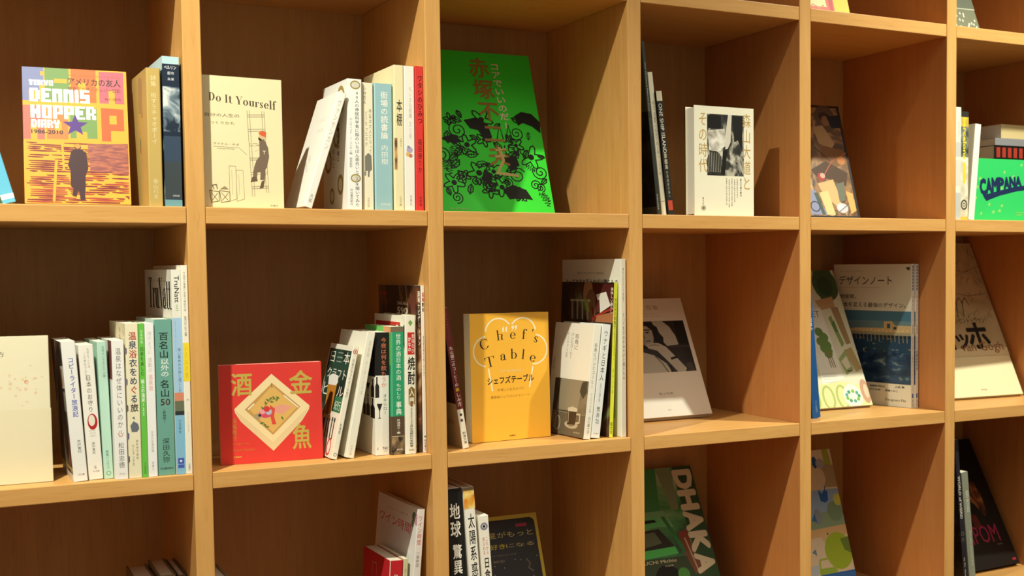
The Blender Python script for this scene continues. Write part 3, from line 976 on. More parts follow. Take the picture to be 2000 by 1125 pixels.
def art_copy(F):
    F.R(0, 0, 1, .95, photo('night crowd', ((.35, '0E0C0A'), (.52, '2E2620'), (.62, '6A5A4A'), (.72, 'C8B8A0')), 26, (1, 1, .5), 5))
    F.P([(.72, .18), (1, .17), (1, .33), (.76, .34)], 'C8C4C0'); F.P([(.72, .2), (.84, .2), (.86, .32), (.76, .33)], 'A87A5A'); F.R(.8, .36, 1, .5, '8A8A80'); F.R(.84, .68, 1, .9, '6A3024')
    F.R(0, .905, 1, .93, 'C8B060')
def art_copy_s(S):
    S.V('コピーライター放浪記', .58, .11, .54, .42, '3A52B4', .012); S.V('木戸寛行', .62, .7, .8, .28, '5A5850'); S.T('河出書', .35, .945, .8, .958, '8A8478')
spine_book('white spine with blue lettering, its dark photographic cover showing at the side', 'C', .2085, .015, .0188, .2026, .137, 'F0EDE6', roll=-3.25, yaw=1.6, front=art_copy, spine=art_copy_s, group=G)

def art_charm_s(S):
    S.V('大切なことは', .62, .02, .17, .16, '8A8478'); S.V('この神社でわかる', .38, .05, .26, .16, '8A8478'); S.V('日本のお守り', .52, .22, .5, .36, '2E2A26')
    S.C(.56, .57, .34, 'B8262A', .6); S.C(.52, .56, .22, 'E8E0CC', .42); S.T('おもてなし', .3, .63, .75, .64, '7A7468'); S.T('のこころ', .34, .65, .7, .66, '7A7468'); S.T('ものがたり', .34, .67, .72, .68, '7A7468')
    S.V('畑中章宏', .5, .72, .81, .22, '6A6458'); S.T('玉', .42, .9, .6, .92, '4A443C'); S.T('玉川学園', .32, .935, .76, .945, '6A6458')
spine_book('white spine with a red and white lucky charm picture', 'C', .2290, .0227, .0196, .1964, .137, 'F1EBE0', roll=-2.54, yaw=1.8, spine=art_charm_s, front=lambda F: F.R(.8, .1, .97, .6, 'B89A7C'), group=G)

def art_mint_s(S):
    S.V('世界のいさなとり小屋', .6, .03, .26, .3, '6A9A84'); S.V('愛南リュウコ', .45, .79, .93, .36, '4A7A66'); S.O(.5, .96, .26, .07, '6A9A84')
spine_book('pale mint green softcover between two white spines', 'C', .2496, .021, .0125, .2006, .137, 'BFE2CE', roll=-1.31, yaw=2.0, spine=art_mint_s, group=G)

def art_onsen_s(S):
    S.V('温泉はなぜ体にいいのか', .52, .05, .63, .46, '6E6A62'); S.L([(.3, .665), (.4, .69), (.6, .69), (.72, .665)], .05, 'C8683A'); S.L([(.42, .65), (.44, .675)], .04, 'C8683A'); S.L([(.54, .645), (.56, .675)], .04, 'C8683A')
    S.V('松田忠徳', .52, .73, .92, .48, '5A564E'); S.T('平凡社', .3, .955, .76, .968, '9A958A')
spine_book('white spine with grey lettering and a small orange hot spring symbol', 'C', .2634, .0047, .0169, .2025, .137, 'F3F0EA', roll=-.3, yaw=2, spine=art_onsen_s, group=G, front=lambda F: F.R(.75, 0, 1, .28, '7A3A34'))

def art_yukata(F):
    F.R(0, 0, 1, 1, 'EADFBC')
    rnd = random.Random(3)
    for k in range(30):
        u, v = rnd.random(), rnd.random() * .5
        F.L([(u, v), (u + .04, v + .03)], .014, ('4A4A5A', 'A87A5A', '8A8A6A')[k % 3])
def art_yukata_s(S):
    P = ['B8402E', '33405A', 'B8402E', '33405A', '33405A', '33405A', 'B8402E', '33405A', '2E2A26']
    for i, q in enumerate('温泉浴衣をめぐる旅'):
        S.V(q, .55, .05 + .058 * i, .05 + .058 * (i + 1), .62, P[i], .015)
    for v in (.15, .35, .52, .7, .85):
        S.P([(0, v), (.09, v + .01), (.09, v + .04), (0, v + .05)], '4A4A78')
    S.P([(.2, .66), (.45, .63), (.8, .65), (.88, .68), (.7, .7), (.3, .7)], '6A7078'); S.P([(.35, .61), (.5, .6), (.6, .62)], '6A7078')
    S.V('タケザワのの', .68, .75, .88, .22, '7A7460'); S.V('ワニブックス', .36, .78, .92, .2, '8A8470')
spine_book('cream spine with large red and navy characters and a grey mountain sketch', 'C', .2813, .0053, .0178, .2267, .148, 'EFE5C4', yaw=2, spine=art_yukata_s, front=art_yukata, group=G)

def art_lime_s(S):
    S.R(0, 0, 1, 1, '6CC24A'); S.V('日本列島', .5, .04, .13, .42, 'E8F4D8'); S.V('四季を楽しむ', .5, .15, .34, .6, '2E4A22', .01); S.V('極上の温泉122', .5, .36, .6, .66, 'F4F8EA', .012); S.V('山と渓谷社', .5, .9, .98, .4, '3A5A2A')
spine_book('thin bright green spine squeezed beside a white one', 'C', .2996, .006, .0078, .2262, .148, '6CC24A', yaw=2, spine=art_lime_s, group=G)

def art_blush_s(S):
    S.V('滝のように', .5, .05, .2, .46, 'CFC8BC'); S.V('感動の', .5, .22, .32, .46, 'CFC0BC'); S.V('温泉宿', .5, .33, .44, .5, 'E8A898'); S.V('日本の名湯百選', .5, .7, .84, .3, 'B8B0A4'); S.V('実業之', .5, .9, .96, .28, 'C0B8AC')
spine_book('white spine with faint pink lettering, next to the teal spine', 'C', .3080, .0059, .0128, .2262, .148, 'F3F1EE', yaw=2, spine=art_blush_s, group=G)

def art_peaks_s(S):
    S.V('百名山', .52, .08, .25, .56, '1E2A26', .012); S.V('以外の', .55, .25, .37, .5, 'E8F0E6', .012); S.V('名山', .52, .385, .5, .56, '1E2A26', .012); S.T('50', .26, .51, .8, .55, '4A2A20', .01)
    S.V('[新装版]', .45, .57, .66, .2, '2E3A34'); S.V('深田久弥', .5, .76, .92, .42, '1E2A26'); S.T('河出書房新社', .12, .95, .9, .964, '3A4A42')
spine_book('teal spine with black and white characters and the number 50', 'C', .3215, .0096, .0244, .2316, .155, '6FA596', yaw=2, spine=art_peaks_s, front=lambda F: F.R(0, 0, 1, .05, 'BCD4CC'), group=G)

def art_tru(F):
    F.T('大地にはぐくまれた暮らしの本', .2, .05, .8, .062, '8A8270')
    F.sub('title_lettering'); F.W('TruNatt', .13, .96, .195, .3, '24201C', S=.2, h=.025, gap=.0); F.sub()
    F.R(.3, .26, .7, .263, 'A09880')
    F.R(.05, .3, .95, .95, photo('misty field', ((.4, 'A8A890'), (.6, 'DCD8C4')), 14))
def art_tru_s(S):
    S.D('TruNatt', .3, .03, .8, .16, '1E1A16', .01); S.D('vol.1', .4, .17, .7, .2, '7AB84A'); S.R(0, .235, 1, .6, 'A8CBE8'); S.V('TAKE FREE BUT PRICELESS', .3, .25, .4, .2, '6A8AA8')
    S.V('遠い夏休みの旅と過ごし方', .62, .38, .6, .36, '33405A'); S.R(0, .6, 1, .64, 'D88A6A'); S.R(0, .64, 1, .7, '6A7058'); S.R(0, .69, 1, .71, '2E3430'); S.R(0, .71, 1, 1, '86BCD8'); S.V('文芸春秋', .5, .73, .8, .3, '33506A')
    S.R(.18, .92, .85, .95, '4A5CB4'); S.R(.18, .953, .85, .97, '4A5CB4')
    S.C(.5, .935, .14, 'D8DCF0')
spine_book('pale blue spined magazine, its cover titled in tall narrow black letters', 'C', .3468, .006, .0130, .3048, .225, 'EAE6D8', yaw=2, spine=art_tru_s, front=art_tru, group=G, name='magazine')
def art_mook_s(S):
    S.V('大自然の風景に出会う特別な旅', .5, .03, .22, .34, '6A6458'); S.V('旅行社編', .5, .24, .34, .36, '6A6458'); S.R(0, .37, 1, .555, 'F0D83A'); S.V('いろはの旅', .5, .38, .54, .4, 'C8A82A')
    S.T('JTB', .3, .64, .7, .65, '8A847A'); S.V('日本の温泉', .5, .7, .8, .22, 'C8C0B0'); S.V('交通社', .5, .95, .985, .3, '6A6458')
spine_book('white spined magazine with a yellow block on its spine, against the shelf side', 'C', .3600, .0048, .0094, .311, .225, 'F1ECDA', yaw=2, spine=art_mook_s, group=G, name='magazine')

# ---- middle row, second bay
G = 'books in the second bay of the middle shelf'
def art_goldfish(F):
    GO, WD, WL = 'C4AA50', 'EBCF94', 'F3DCA8'
    F.sub('cover_picture')
    # square wooden measuring cup seen from above
    F.P([(.503, .105), (.873, .448), (.865, .485), (.793, .6), (.507, .889), (.198, .574), (.145, .48), (.138, .444)], WL)
    F.P([(.138, .444), (.503, .8), (.873, .448), (.793, .6), (.507, .889), (.198, .574)], 'E8CE9C')
    F.P([(.503, .105), (.873, .448), (.503, .8), (.138, .444)], WL)
    F.P([(.507, .199), (.78, .453), (.505, .727), (.237, .455)], 'C69A58')
    F.P([(.507, .225), (.745, .46), (.505, .7), (.285, .46)], 'E2B464')
    F.L([(.27, .455), (.33, .4)], .012, 'F8F0DC'); F.L([(.62, .33), (.76, .46)], .01, 'F8F0DC'); F.L([(.5, .2), (.507, .25)], .008, '8A6A3A')
    # the painted goldfish and water plants
    F.P([(.5, .45), (.6, .42), (.7, .45), (.66, .48), (.6, .52), (.53, .5)], 'E8A088'); F.P([(.48, .42), (.53, .46), (.52, .54), (.54, .62), (.5, .62), (.48, .52)], 'DC5040')
    F.C(.44, .5, .065, 'D8506A', .05); F.C(.41, .48, .03, 'EAA0A8'); F.C(.47, .49, .03, 'B8BCC8'); F.C(.36, .53, .035, 'B09A78', .03); F.C(.38, .52, .014, '3A2A22'); F.C(.45, .46, .03, 'D83A3A')
    for u, v, a in ((.46, .37, 30), (.49, .355, -30), (.52, .35, 60), (.5, .39, 10), (.44, .4, 80), (.55, .37, -60), (.56, .35, 40), (.41, .45, 50), (.4, .6, -20), (.43, .62, 60), (.45, .64, 10), (.6, .56, 70)):
        ca, sa = math.cos(deg(a)), math.sin(deg(a))
        F.P([(u + .024 * (x * ca - y * sa), v + .024 * (x * sa + y * ca)) for x, y in ((-1, 0), (0, .45), (1, 0), (0, -.45))], '5E7A38')
    F.L([(.41, .46), (.47, .38), (.56, .35)], .005, '6A7A3A')
    F.sub('title_character'); F.T('酒', .115, .09, .31, .31, GO, .02); F.sub('title_character'); F.T('金', .68, .085, .9, .315, GO, .02); F.sub('title_character'); F.T('魚', .7, .635, .88, .885, GO, .02)
    F.sub()
    F.V('深堀隆介', .137, .535, .765, .045, 'C8903E'); F.T('Kingyo-shu', .12, .785, .27, .81, 'D87A3E'); F.T('Riusuke Fukahori', .12, .845, .33, .87, 'D87A3E'); F.T('文藝春秋', .117, .92, .2, .935, 'E0C060', .01)
face_book('square red book with a wooden cup and goldfish on the cover', 'C', .4196, .06, .1565, .1559, .016, 'DE3E36', yaw=-2.94, side='R', front=art_goldfish, group=G)

def art_beer(F):
    F.R(.02, .0, .98, 1, 'EFE8D4')
    F.R(.02, .045, .97, .6, photo('dark green board', ((.4, '16241E'), (.6, '2A4A3C')), 18))
    F.T('日', .1, .07, .3, .17, 'F2EEDC'); F.T('本', .7, .06, .94, .17, 'F2EEDC')
    for k, q in enumerate(('JAPANESE', 'CRAFT BEER', 'JOURNEY')):
        F.T(q, .4, .07 + .04 * k, .63, .085 + .04 * k, 'D8D8C8')
    F.T('クラフト', .1, .22, .92, .31, 'F2EEDC'); F.T('ビ', .06, .35, .3, .47, 'F2EEDC'); F.T('ー', .42, .4, .58, .42, 'F2EEDC'); F.T('ル', .68, .37, .94, .46, 'F2EEDC'); F.R(.66, .46, .97, .6, '3A7A54'); F.T('紀行', .68, .5, .94, .58, 'F2EEDC')
    F.sub('cover_picture')
    F.P([(.22, .34), (.62, .33), (.6, .62), (.3, .66)], 'C8842E'); F.P([(.2, .3), (.36, .27), (.6, .28), (.64, .34), (.58, .37), (.24, .375)], 'F6F2E6'); F.P([(.34, .45), (.5, .43), (.48, .66), (.36, .66)], '8A5418')
    F.R(.02, .6, .3, .78, '5A5448'); F.sub(); F.P([(.3, .68), (.42, .66), (.4, .84), (.32, .84)], '4A443C')
    for u in (.5, .6, .72, .82):
        F.L([(u, .68), (u + .01, .84)], .04, '4A463E'); F.C(u, .67, .035, '4A463E')
    F.R(.3, .64, .62, .67, 'D8A868'); F.O(.78, .91, .09, .03, 'C84A3A', .12); F.T('エール', .7, .955, .86, .97, 'C84A3A')
def art_beer_s(S):
    S.O(.5, .045, .42, .12, 'C84A3A'); S.C(.5, .045, .16, 'C84A3A'); S.V('日本クラフトビール紀行', .5, .11, .46, .42, '2E2A26'); S.V('友清哲', .5, .68, .78, .4, '3A362E'); S.O(.5, .96, .3, .08, '4A443C')
spine_book('small white book with a beer glass on its dark green cover, leaning', 'C', .5810, .0227, .0091, .1824, .12, 'EFE8D4', roll=12.6, yaw=2.0, front=art_beer, spine=art_beer_s, group=G)

def art_plain(F):
    F.T('SAKE', .4, .4, .6, .43, 'E0DACA'); F.R(.55, .6, .62, .75, '3A362E')
spine_book('blank looking white softcover leaning behind the small beer book', 'C', .6040, .0224, .0135, .2034, .137, 'EFE9D6', roll=11.2, yaw=2.0, front=art_plain,
           spine=lambda S: [S.V('酒道場', .55, .06, .2, .3, 'C8C0AE'), S.V('ほろ酔い文学館', .55, .22, .5, .26, 'CFC7B4'), S.V('中央公論', .5, .9, .98, .3, 'C0B8A4')], group=G)

def bottle(F, u, v0, v1, w, c, wine=False):
    """bottle silhouette"""
    h = v1 - v0
    F.P([(u - w * .3, v0), (u + w * .3, v0), (u + w * .3, v0 + h * .3), (u + w, v0 + h * .45), (u + w, v1), (u - w, v1), (u - w, v0 + h * .45), (u - w * .3, v0 + h * .3)], c)
def glass(F, u, v0, v1, w, c):
    m = (v0 + v1) / 2
    F.P([(u - w, v0), (u + w, v0), (u + w * .12, m), (u + w * .12, v1 - .008), (u + w * .7, v1), (u - w * .7, v1), (u - w * .12, v1 - .008), (u - w * .12, m)], c)
def art_tonight(F):
    F.R(0, .03, 1, .36, '1E1C1A'); F.R(0, 0, 1, .03, 'E8E0CE')
    F.T('Tonight', .7, .1, .9, .13, 'A8A294'); F.T('Bar Guide', .7, .2, .92, .22, 'A8A294')
    for u in (.3, .52, .9):
        bottle(F, u, .38, .53, .06, '26231F')
    glass(F, .72, .42, .53, .08, '26231F'); bottle(F, .58, .55, .69, .05, '26231F'); bottle(F, .72, .54, .69, .07, '2E2B26'); bottle(F, .9, .54, .7, .08, '1E1C1A'); glass(F, .35, .58, .7, .09, '26231F')
def art_tonight_s(S):
    S.R(0, .0, 1, .35, '1E1C1A'); S.V('今夜は何を飲もうか', .62, .04, .45, .4, 'E07A50', .0); S.V('うか', .62, .352, .45, .4, '6A645C') if False else None
    bottle(S, .12, .36, .53, .16, '2A2622'); glass(S, .3, .58, .7, .2, '2A2622'); S.V('オキシロー', .7, .5, .67, .28, '4A463E'); S.T('TAC', .5, .935, .88, .955, '24201C', .03); S.T('出版', .6, .965, .82, .972, '6A645C'); S.T('6', .1, .935, .2, .955, '6A645C')
spine_book('thick black and white spine with bottle and cocktail glass silhouettes', 'C', .6548, .0296, .0234, .2005, .137, 'F0EADB', roll=.7, yaw=1, front=art_tonight, spine=art_tonight_s, group=G)

def art_world_s(S):
    S.R(0, 0, 1, .04, '7A6A54'); S.R(0, .04, 1, .7, '2E9A6A'); S.R(0, .04, .12, .7, '58B084'); S.V('世界の酒日本の酒', .58, .05, .42, .42, 'F2F4E4', .0); S.V('ものしり', .58, .44, .57, .4, 'F2F4E4'); S.V('事典', .58, .58, .69, .46, 'F2F4E4', .01)
def band_world_s(S):
    S.V('外池良三・編', .55, .07, .46, .28, 'F0E8D4', .01); S.R(0, .515, 1, .53, 'C8B890'); S.R(0, .53, 1, 1, photo('cellar', ((.4, '2E241A'), (.62, 'A88A64')), 50)); S.T('東京堂', .4, .85, .85, .89, 'E8E0D0', .01)
def art_world(F):
    F.R(0, 0, 1, .3, '6AC05A'); F.R(.72, 0, 1, .05, 'D89A6A')
spine_book('green spine with white characters and a brown foot', 'C', .6796, .0232, .0215, .209, .137, '2E9A6A', roll=.6, yaw=1, spine=art_world_s, front=art_world, group=G, band=(.7, 1.0, '5A4634', None, band_world_s))

def art_shochu(F):
    F.R(.05, .05, .85, .3, 'C83028'); F.T('焼酎のすべて', .12, .08, .8, .12, 'F2EEE2'); F.O(.75, .14, .1, .03, 'F2EEE2'); F.P([(.9, .1), (.98, .06), (.98, .25)], '2A2420'); F.C(.9, .3, .06, '3A3A2E'); F.C(.8, .5, .1, '7A8A4A')
def art_shochu_s(S):
    S.P([(.3, .05), (.5, .03), (.75, .05), (.5, .075)], '7AA84A'); S.R(.22, .12, .9, .28, 'C8322A'); S.V('意味なび', .75, .13, .27, .3, 'F6F2E6', .0); S.V('かなの', .42, .15, .26, .3, 'F6F2E6', .02)
    S.V('焼酎', .58, .29, .5, .72, '2A2622', .02); S.P([(.3, .53), (.6, .51), (.9, .53), (.9, .64), (.6, .66), (.3, .64)], '8A6A2E'); S.V('入門', .6, .52, .65, .5, 'F6F0DC', .02)
    S.D('Introduction to Shochu', .5, .67, .7, .8, '6A6458'); S.V('日本酒類研究会編著', .55, .79, .95, .34, '33302A', .0); S.T('柴田書店', .3, .965, .8, .977, '7A746A')
spine_book('white spine with a red badge, big black characters and a brown oval', 'C', .7018, .0179, .0174, .2267, .159, 'F2ECD8', roll=.6, yaw=1, spine=art_shochu_s, front=art_shochu, group=G)
spine_book('narrow dull olive cream spine between the red badged one and the dark magazine', 'C', .7197, .0299, .0054, .2274, .15, 'D2CBA4', roll=.5, yaw=1,
           spine=lambda S: [S.V('獅子の酒のしおり', .5, .1, .5, .7, '6A664E'), S.V('酒を愉しむ', .5, .52, .7, .4, '8A8668'), S.V('佐藤重郎', .5, .76, .9, .5, '7A7658'), S.T('四季', .2, .95, .8, .965, '5A563E', .02)], group=G)
def art_bar(F):
    F.R(0, 0, 1, 1, photo('bar counter', ((.35, '16100C'), (.5, '3A241A'), (.62, '7A4A2E'), (.74, 'D8B890')), 24, (1, 1, .6), 5, .35, 1.2))
    F.T('特集', .06, .04, .22, .065, 'C83A2A', .02); F.T('SAKABA', .5, .1, .78, .12, 'D8CBB0'); F.T('590', .5, .135, .76, .175, 'E8DCC4', .02); F.T('日本の酒場', .48, .185, .8, .205, 'D8CBB0')
    F.L([(.55, 0), (.65, .15)], .015, '8A6A3A'); F.L([(.72, 0), (.78, .2)], .012, 'A88A54'); F.P([(.82, .05), (.97, .06), (.95, .2), (.86, .2)], '6A3A2A')
def art_bar_s(S):
    S.R(0, 0, 1, 1, photo('bar counter', ((.4, '16100C'), (.6, '7A4A2E')), 24)); S.V('酒場ナビゲーション', .5, .03, .36, .7, 'F2EADA', .02)
spine_book('dark bar photograph magazine with white spine characters, second from the shelf side', 'C', .7266, .0266, .0056, .2756, .2, '2A1C14', roll=.3, yaw=1, spine=art_bar_s, front=art_bar, group=G, name='magazine')
spine_book('thin white magazine spine with red top characters, beside the dark bar magazine', 'C', .7338, .0236, .0055, .2759, .2, 'F1E8D6', roll=.05, yaw=1,
           spine=lambda S: [S.V('酒場', .5, .04, .1, .7, 'C83A2E', .02), S.V('教本', .5, .1, .16, .7, '24201C', .02), S.V('居酒屋を極める愉しみの全て', .5, .3, .55, .4, '5A564C'), S.C(.5, .905, .3, '4A8A7A'), S.V('柴田書店', .5, .92, .99, .5, '33302A')], group=G, name='magazine')

# ---- middle row, third bay
G = 'books in the third bay of the middle shelf'
def art_coffee_s(S):
    S.R(0, 0, 1, .72, '6E2A26'); S.V('世界は一杯のコーヒー', .55, .02, .24, .34, '9A5A50'); S.V('丸山健二のコーヒーの', .55, .27, .56, .6, 'F0E6D4', .01); S.V('楽', .55, .565, .595, .6, 'E8C02A', .02); S.V('しみ方', .55, .6, .7, .6, 'F0E6D4', .01)
    S.C(.5, .76, .2, '3A302A'); S.C(.5, .8, .22, '5A4A40'); S.V('新潮文庫', .55, .88, .97, .5, '4A4238')
def art_coffee(F):
    F.R(0, 0, 1, .68, photo('coffee house', ((.4, '1A120E'), (.6, '4A2E20'), (.7, '8A6A4A')), 22)); F.R(0, .68, 1, 1, 'C2B59C'); F.T('珈琲', .6, .8, .85, .84, '8A7C66')
spine_book('slender maroon and white book tilted onto the shelf upright', 'C', .8040, .0289, .0112, .2393, .15, 'E8DFCA', roll=-8.2, yaw=0, spine=art_coffee_s, front=art_coffee, group=G)

def art_chef(F):
    CW = 'F7EBC8'
    F.sub('cover_picture')
    def arc(cu, cv, r, a0, a1, n=18):
        k = F.w / F.h
        return [(cu + r * math.cos(deg(a0 + (a1 - a0) * i / n)), cv - r * k * math.sin(deg(a0 + (a1 - a0) * i / n))) for i in range(n + 1)]
    F.L([(.264, .607), (.219, .43)], .016, CW); F.L([(.732, .595), (.782, .428)], .016, CW)
    F.L(arc(.21, .295, .17, 262, 97), .016, CW); F.L(arc(.355, .155, .165, 172, 35), .016, CW); F.L(arc(.66, .155, .165, 145, 8), .016, CW); F.L(arc(.8, .293, .17, 80, -98), .016, CW)
    for u in (.42, .46):
        F.P([(u - .018, .12), (u, .1), (u + .006, .125), (u - .002, .14), (u + .014, .148), (u - .016, .145)], CW)
    for u in (.53, .57):
        F.P([(u + .022, .098), (u - .012, .105), (u - .008, .122), (u + .004, .125), (u - .02, .145), (u + .016, .125)], CW)
    B = '3A2E1E'
    F.sub('title_lettering')
    for q, u, v, s, r in (('C', .13, .285, .165, 14), ('h', .335, .213, .15, 6), ('e', .495, .203, .15, 0), ('f', .645, .207, .15, -6), ("'", .755, .21, .15, -10), ('s', .79, .235, .15, -14)):
        F.G(q, u, v, s, B, r, 1.0, .11, .022)
    for q, u, v, s, r in (('T', .19, .425, .165, 12), ('a', .37, .372, .155, 6), ('b', .5, .36, .15, 0), ('l', .635, .366, .15, -8), ('e', .735, .385, .155, -12)):
        F.G(q, u, v, s, B, r, 1.0, .11, .022)
    F.sub()
    F.T('Chef’s Table 制作班 編', .364, .44, .63, .46, 'F3E0A8', .0, .006)
    F.T('シェフズテーブル', .205, .5, .79, .555, '2E2618', .02, -.012); F.T('料理に人生をかけた', .325, .59, .66, .612, 'B98A2E', 0, -.004); F.T('最高峰シェフ10人のストーリー', .24, .645, .765, .667, 'B98A2E', 0, -.006); F.T('出版社', .465, .96, .54, .973, '8A5A1E', .03)
face_book('bright yellow book with a white chef hat outline on the cover', 'C', .8394, .0776, .1555, .224, .024, 'F6B73C', yaw=4.66, lean=1.1, side='R', front=art_chef, group=G)

def art_mug(F):
    ph = photo('sepia cafe', ((.35, '4A4234'), (.55, '7A6E58'), (.68, 'A89A80')), 9, (1, 1, 1), 3)
    F.V('街角に', .6, .09, .24, .1, '5A544A'); F.V('パンとコーヒー', .48, .085, .32, .085, '6A645A'); F.V('サードウェーブ以前', .37, .085, .31, .06, '7A746A'); F.V('小田島久恵', .06, .3, .43, .05, '8A8478')
    F.sub('cover_picture'); F.R(.14, .5, 1.0, 1.0, ph); F.P([(.3, .5), (.86, .5), (.78, .78), (.26, .78)], '978A70'); F.P([(.84, .52), (.96, .5), (.98, .6), (.9, .66), (.8, .6)], '4A4436'); F.P([(.14, .5), (.28, .5), (.24, .8), (.14, .8)], '4E4636')
    F.R(.14, .8, 1.0, 1.0, '6E624C'); F.R(.14, .795, 1.0, .803, '8E8268')
    # glass mug of coffee on a saucer
    F.C(.66, .9, .17, 'B8AC92', .05); F.C(.65, .895, .1, '8A7E66', .03); F.P([(.54, .76), (.78, .755), (.76, .895), (.56, .9)], '4A3A28'); F.P([(.54, .755), (.66, .738), (.79, .752), (.78, .78), (.55, .785)], 'CFC4AA')
    F.L([(.77, .8), (.86, .8), (.86, .87), (.77, .88)], .025, 'C0B498'); F.L([(.57, .79), (.58, .88)], .02, '9A8C72'); F.O(.3, .9, .08, .02, 'A89C82', .1); F.O(.22, .88, .05, .015, 'A89C82', .1)
    F.sub()
    F.T('白水社', .75, .955, .9, .967, 'E8DFCA')
spine_book('white softcover with a sepia photograph of a glass mug, leaning', 'C', 1.0225, .0159, .0150, .2028, .137, 'EFE9D8', roll=7.3, yaw=5, front=art_mug,
           spine=lambda S: [S.V('街角にパンとコーヒー', .5, .16, .56, .4, '5A564C'), S.V('サードウェーブ以前', .55, .6, .77, .26, '8A8478'), S.V('山口富士子', .55, .8, .96, .4, '6A665C')], group=G)
spine_book('pale grey white spine with dark lettering, leaning on the yellow green one', 'C', 1.0390, .0173, .0176, .2032, .137, 'E6E6E0', roll=7.5, yaw=5,
           spine=lambda S: [S.V('ウナギと日本人', .5, .05, .5, .5, '2E2E2E'), S.V('日本の川の物語を追う', .5, .52, .69, .24, '8A8A84'), S.V('筒井功', .5, .72, .88, .42, '4A4A48'), S.T('河出書房', .2, .955, .8, .967, '8A8A84')], group=G)
def art_table(F):
    F.R(0, 0, 1, 1, photo('dark table', ((.35, '14100C'), (.52, '2E2218'), (.64, '5A3A28'), (.75, '8A9A5A')), 16, (1, 1, .7), 4))
    F.R(.55, .01, 1, .17, '4E1E1A'); F.C(.52, .07, .09, 'A87A54', .14); F.C(.58, .16, .1, '7A5438', .16)
    F.P([(.68, .08), (.86, .06), (.95, .15), (.76, .2)], 'E2DCD0'); F.P([(.66, .13), (.74, .11), (.76, .19), (.7, .2)], '5A2A24')
    F.L([(.6, .24), (.8, .2), (1.0, .165)], .02, 'A83226'); F.L([(.58, .26), (1.0, .185)], .012, '7A2018'); F.L([(.6, .16), (.66, .24)], .03, '6A1E18')
    for k in range(4):
        F.L([(.22 + .1 * k, .13), (.23 + .1 * k, .25)], .03, '9AA08A'); F.R(.18 + .1 * k, .115, .27 + .1 * k, .13, 'B8B898')
    F.P([(.45, .12), (.52, .11), (.56, .2), (.5, .19)], '9AA048'); F.P([(.7, .22), (1, .19), (1, .26), (.68, .26)], 'A86A44')
    F.V('美味しい暮らし', .97, .03, .2, .05, 'E8E0D0', .01)
spine_book('acid yellow spine of a book with a dark table photograph on its cover', 'C', 1.0745, .0178, .0080, .2762, .2, 'DDE03A', roll=2.8, yaw=2.4, front=art_table,
           spine=lambda S: [S.V('世田谷の街角で', .5, .1, .3, .62, '5A5A1E', .0), S.V('カフェ・レストラン', .5, .32, .5, .4, '8A8A2A'), S.V('おいしい本', .5, .55, .72, .4, '8A8A2A'), S.V('昭文社', .5, .9, .98, .6, '5A5A1E', .01)], group=G)
def art_gift(F):
    F.T('選りすぐりのスタイリスト達が選ぶ', .27, .073, .73, .088, '6A6454'); F.T('とっておきの手みやげと贈りもの', .07, .115, .95, .148, '33302A', .015)
    F.R(.1, .25, .9, .9, photo('greens', ((.4, '5A7A3A'), (.6, 'C8D0A0')), 18))
spine_book('tall white magazine standing upright at the end behind the yellow green spine', 'C', 1.0962, .0104, .0100, .3185, .225, 'EFEAD8', roll=.3, yaw=2.4, front=art_gift, name='magazine',
           spine=lambda S: [S.V('選りすぐりのスタイリスト達が選ぶ', .45, .05, .24, .26, '5A564C'), S.V('とっておきの手みやげと贈りもの', .5, .3, .68, .4, '33302A', .0)], group=G)

# ---- middle row, fourth bay
def art_portrait(F):
    F.T('写', .6, .06, .66, .1, '9A9468'); F.T('集', .67, .06, .73, .1, 'A8A070'); F.T('Photographs', .56, .125, .72, .135, 'D8A898'); F.T('日本の作家の肖像', .56, .15, .72, .158, 'C8B0A4')
    F.sub('cover_picture')
    F.R(.1, .198, .955, .636, photo('grey room', ((.4, '1A1816'), (.6, '34322E')), 10, (1, 1, 1), 3))
    F.P([(.62, .2), (.73, .2), (.79, .25), (.83, .33), (.84, .405), (.7, .415)], 'B4AEA0'); F.R(.85, .2, .955, .4, '1A1815'); F.R(.66, .415, .955, .43, '3A3732')
    # a figure with dark wavy hair resting the chin on a hand
    F.P([(.36, .21), (.5, .2), (.6, .21), (.66, .25), (.67, .3), (.7, .34), (.69, .38), (.72, .42), (.66, .42), (.6, .36), (.56, .42), (.44, .44), (.36, .36)], '1E1B18')
    F.P([(.46, .25), (.55, .235), (.6, .28), (.6, .34), (.575, .4), (.5, .41), (.46, .38)], 'A39C8F'); F.P([(.46, .25), (.52, .24), (.5, .4), (.46, .38)], '8A8378')
    F.P([(.52, .292), (.545, .285), (.575, .292), (.545, .302)], '2A2622'); F.L([(.515, .272), (.58, .272)], .012, '2A2622'); F.L([(.505, .3), (.495, .335), (.515, .34)], .008, '5A5248'); F.L([(.51, .368), (.56, .365)], .01, '4A3F38')
    F.P([(.2, .47), (.42, .45), (.56, .49), (.66, .56), (.7, .636), (.1, .636)], 'B9B3A6'); F.L([(.56, .49), (.62, .56), (.66, .636)], .012, '6A645A')
    F.P([(.5, .4), (.56, .385), (.63, .385), (.7, .42), (.77, .5), (.86, .61), (.84, .636), (.76, .636), (.69, .55), (.6, .45), (.52, .43)], 'BAB3A5'); F.L([(.53, .405), (.6, .4), (.64, .41)], .008, '7A7266'); F.L([(.72, .525), (.79, .51)], .022, '2A2622')
    F.P([(.68, .58), (.71, .57), (.72, .636), (.69, .636)], '2A2622'); F.P([(.86, .57), (.93, .56), (.94, .636), (.88, .636)], '4A4640')
    F.sub()
    F.T('操上和美', .5, .8, .65, .822, '9A9084'); F.T('Kurigami Kazumi', .5, .835, .66, .843, 'B8AC9C'); F.T('出版', .55, .94, .585, .95, '9A9084')
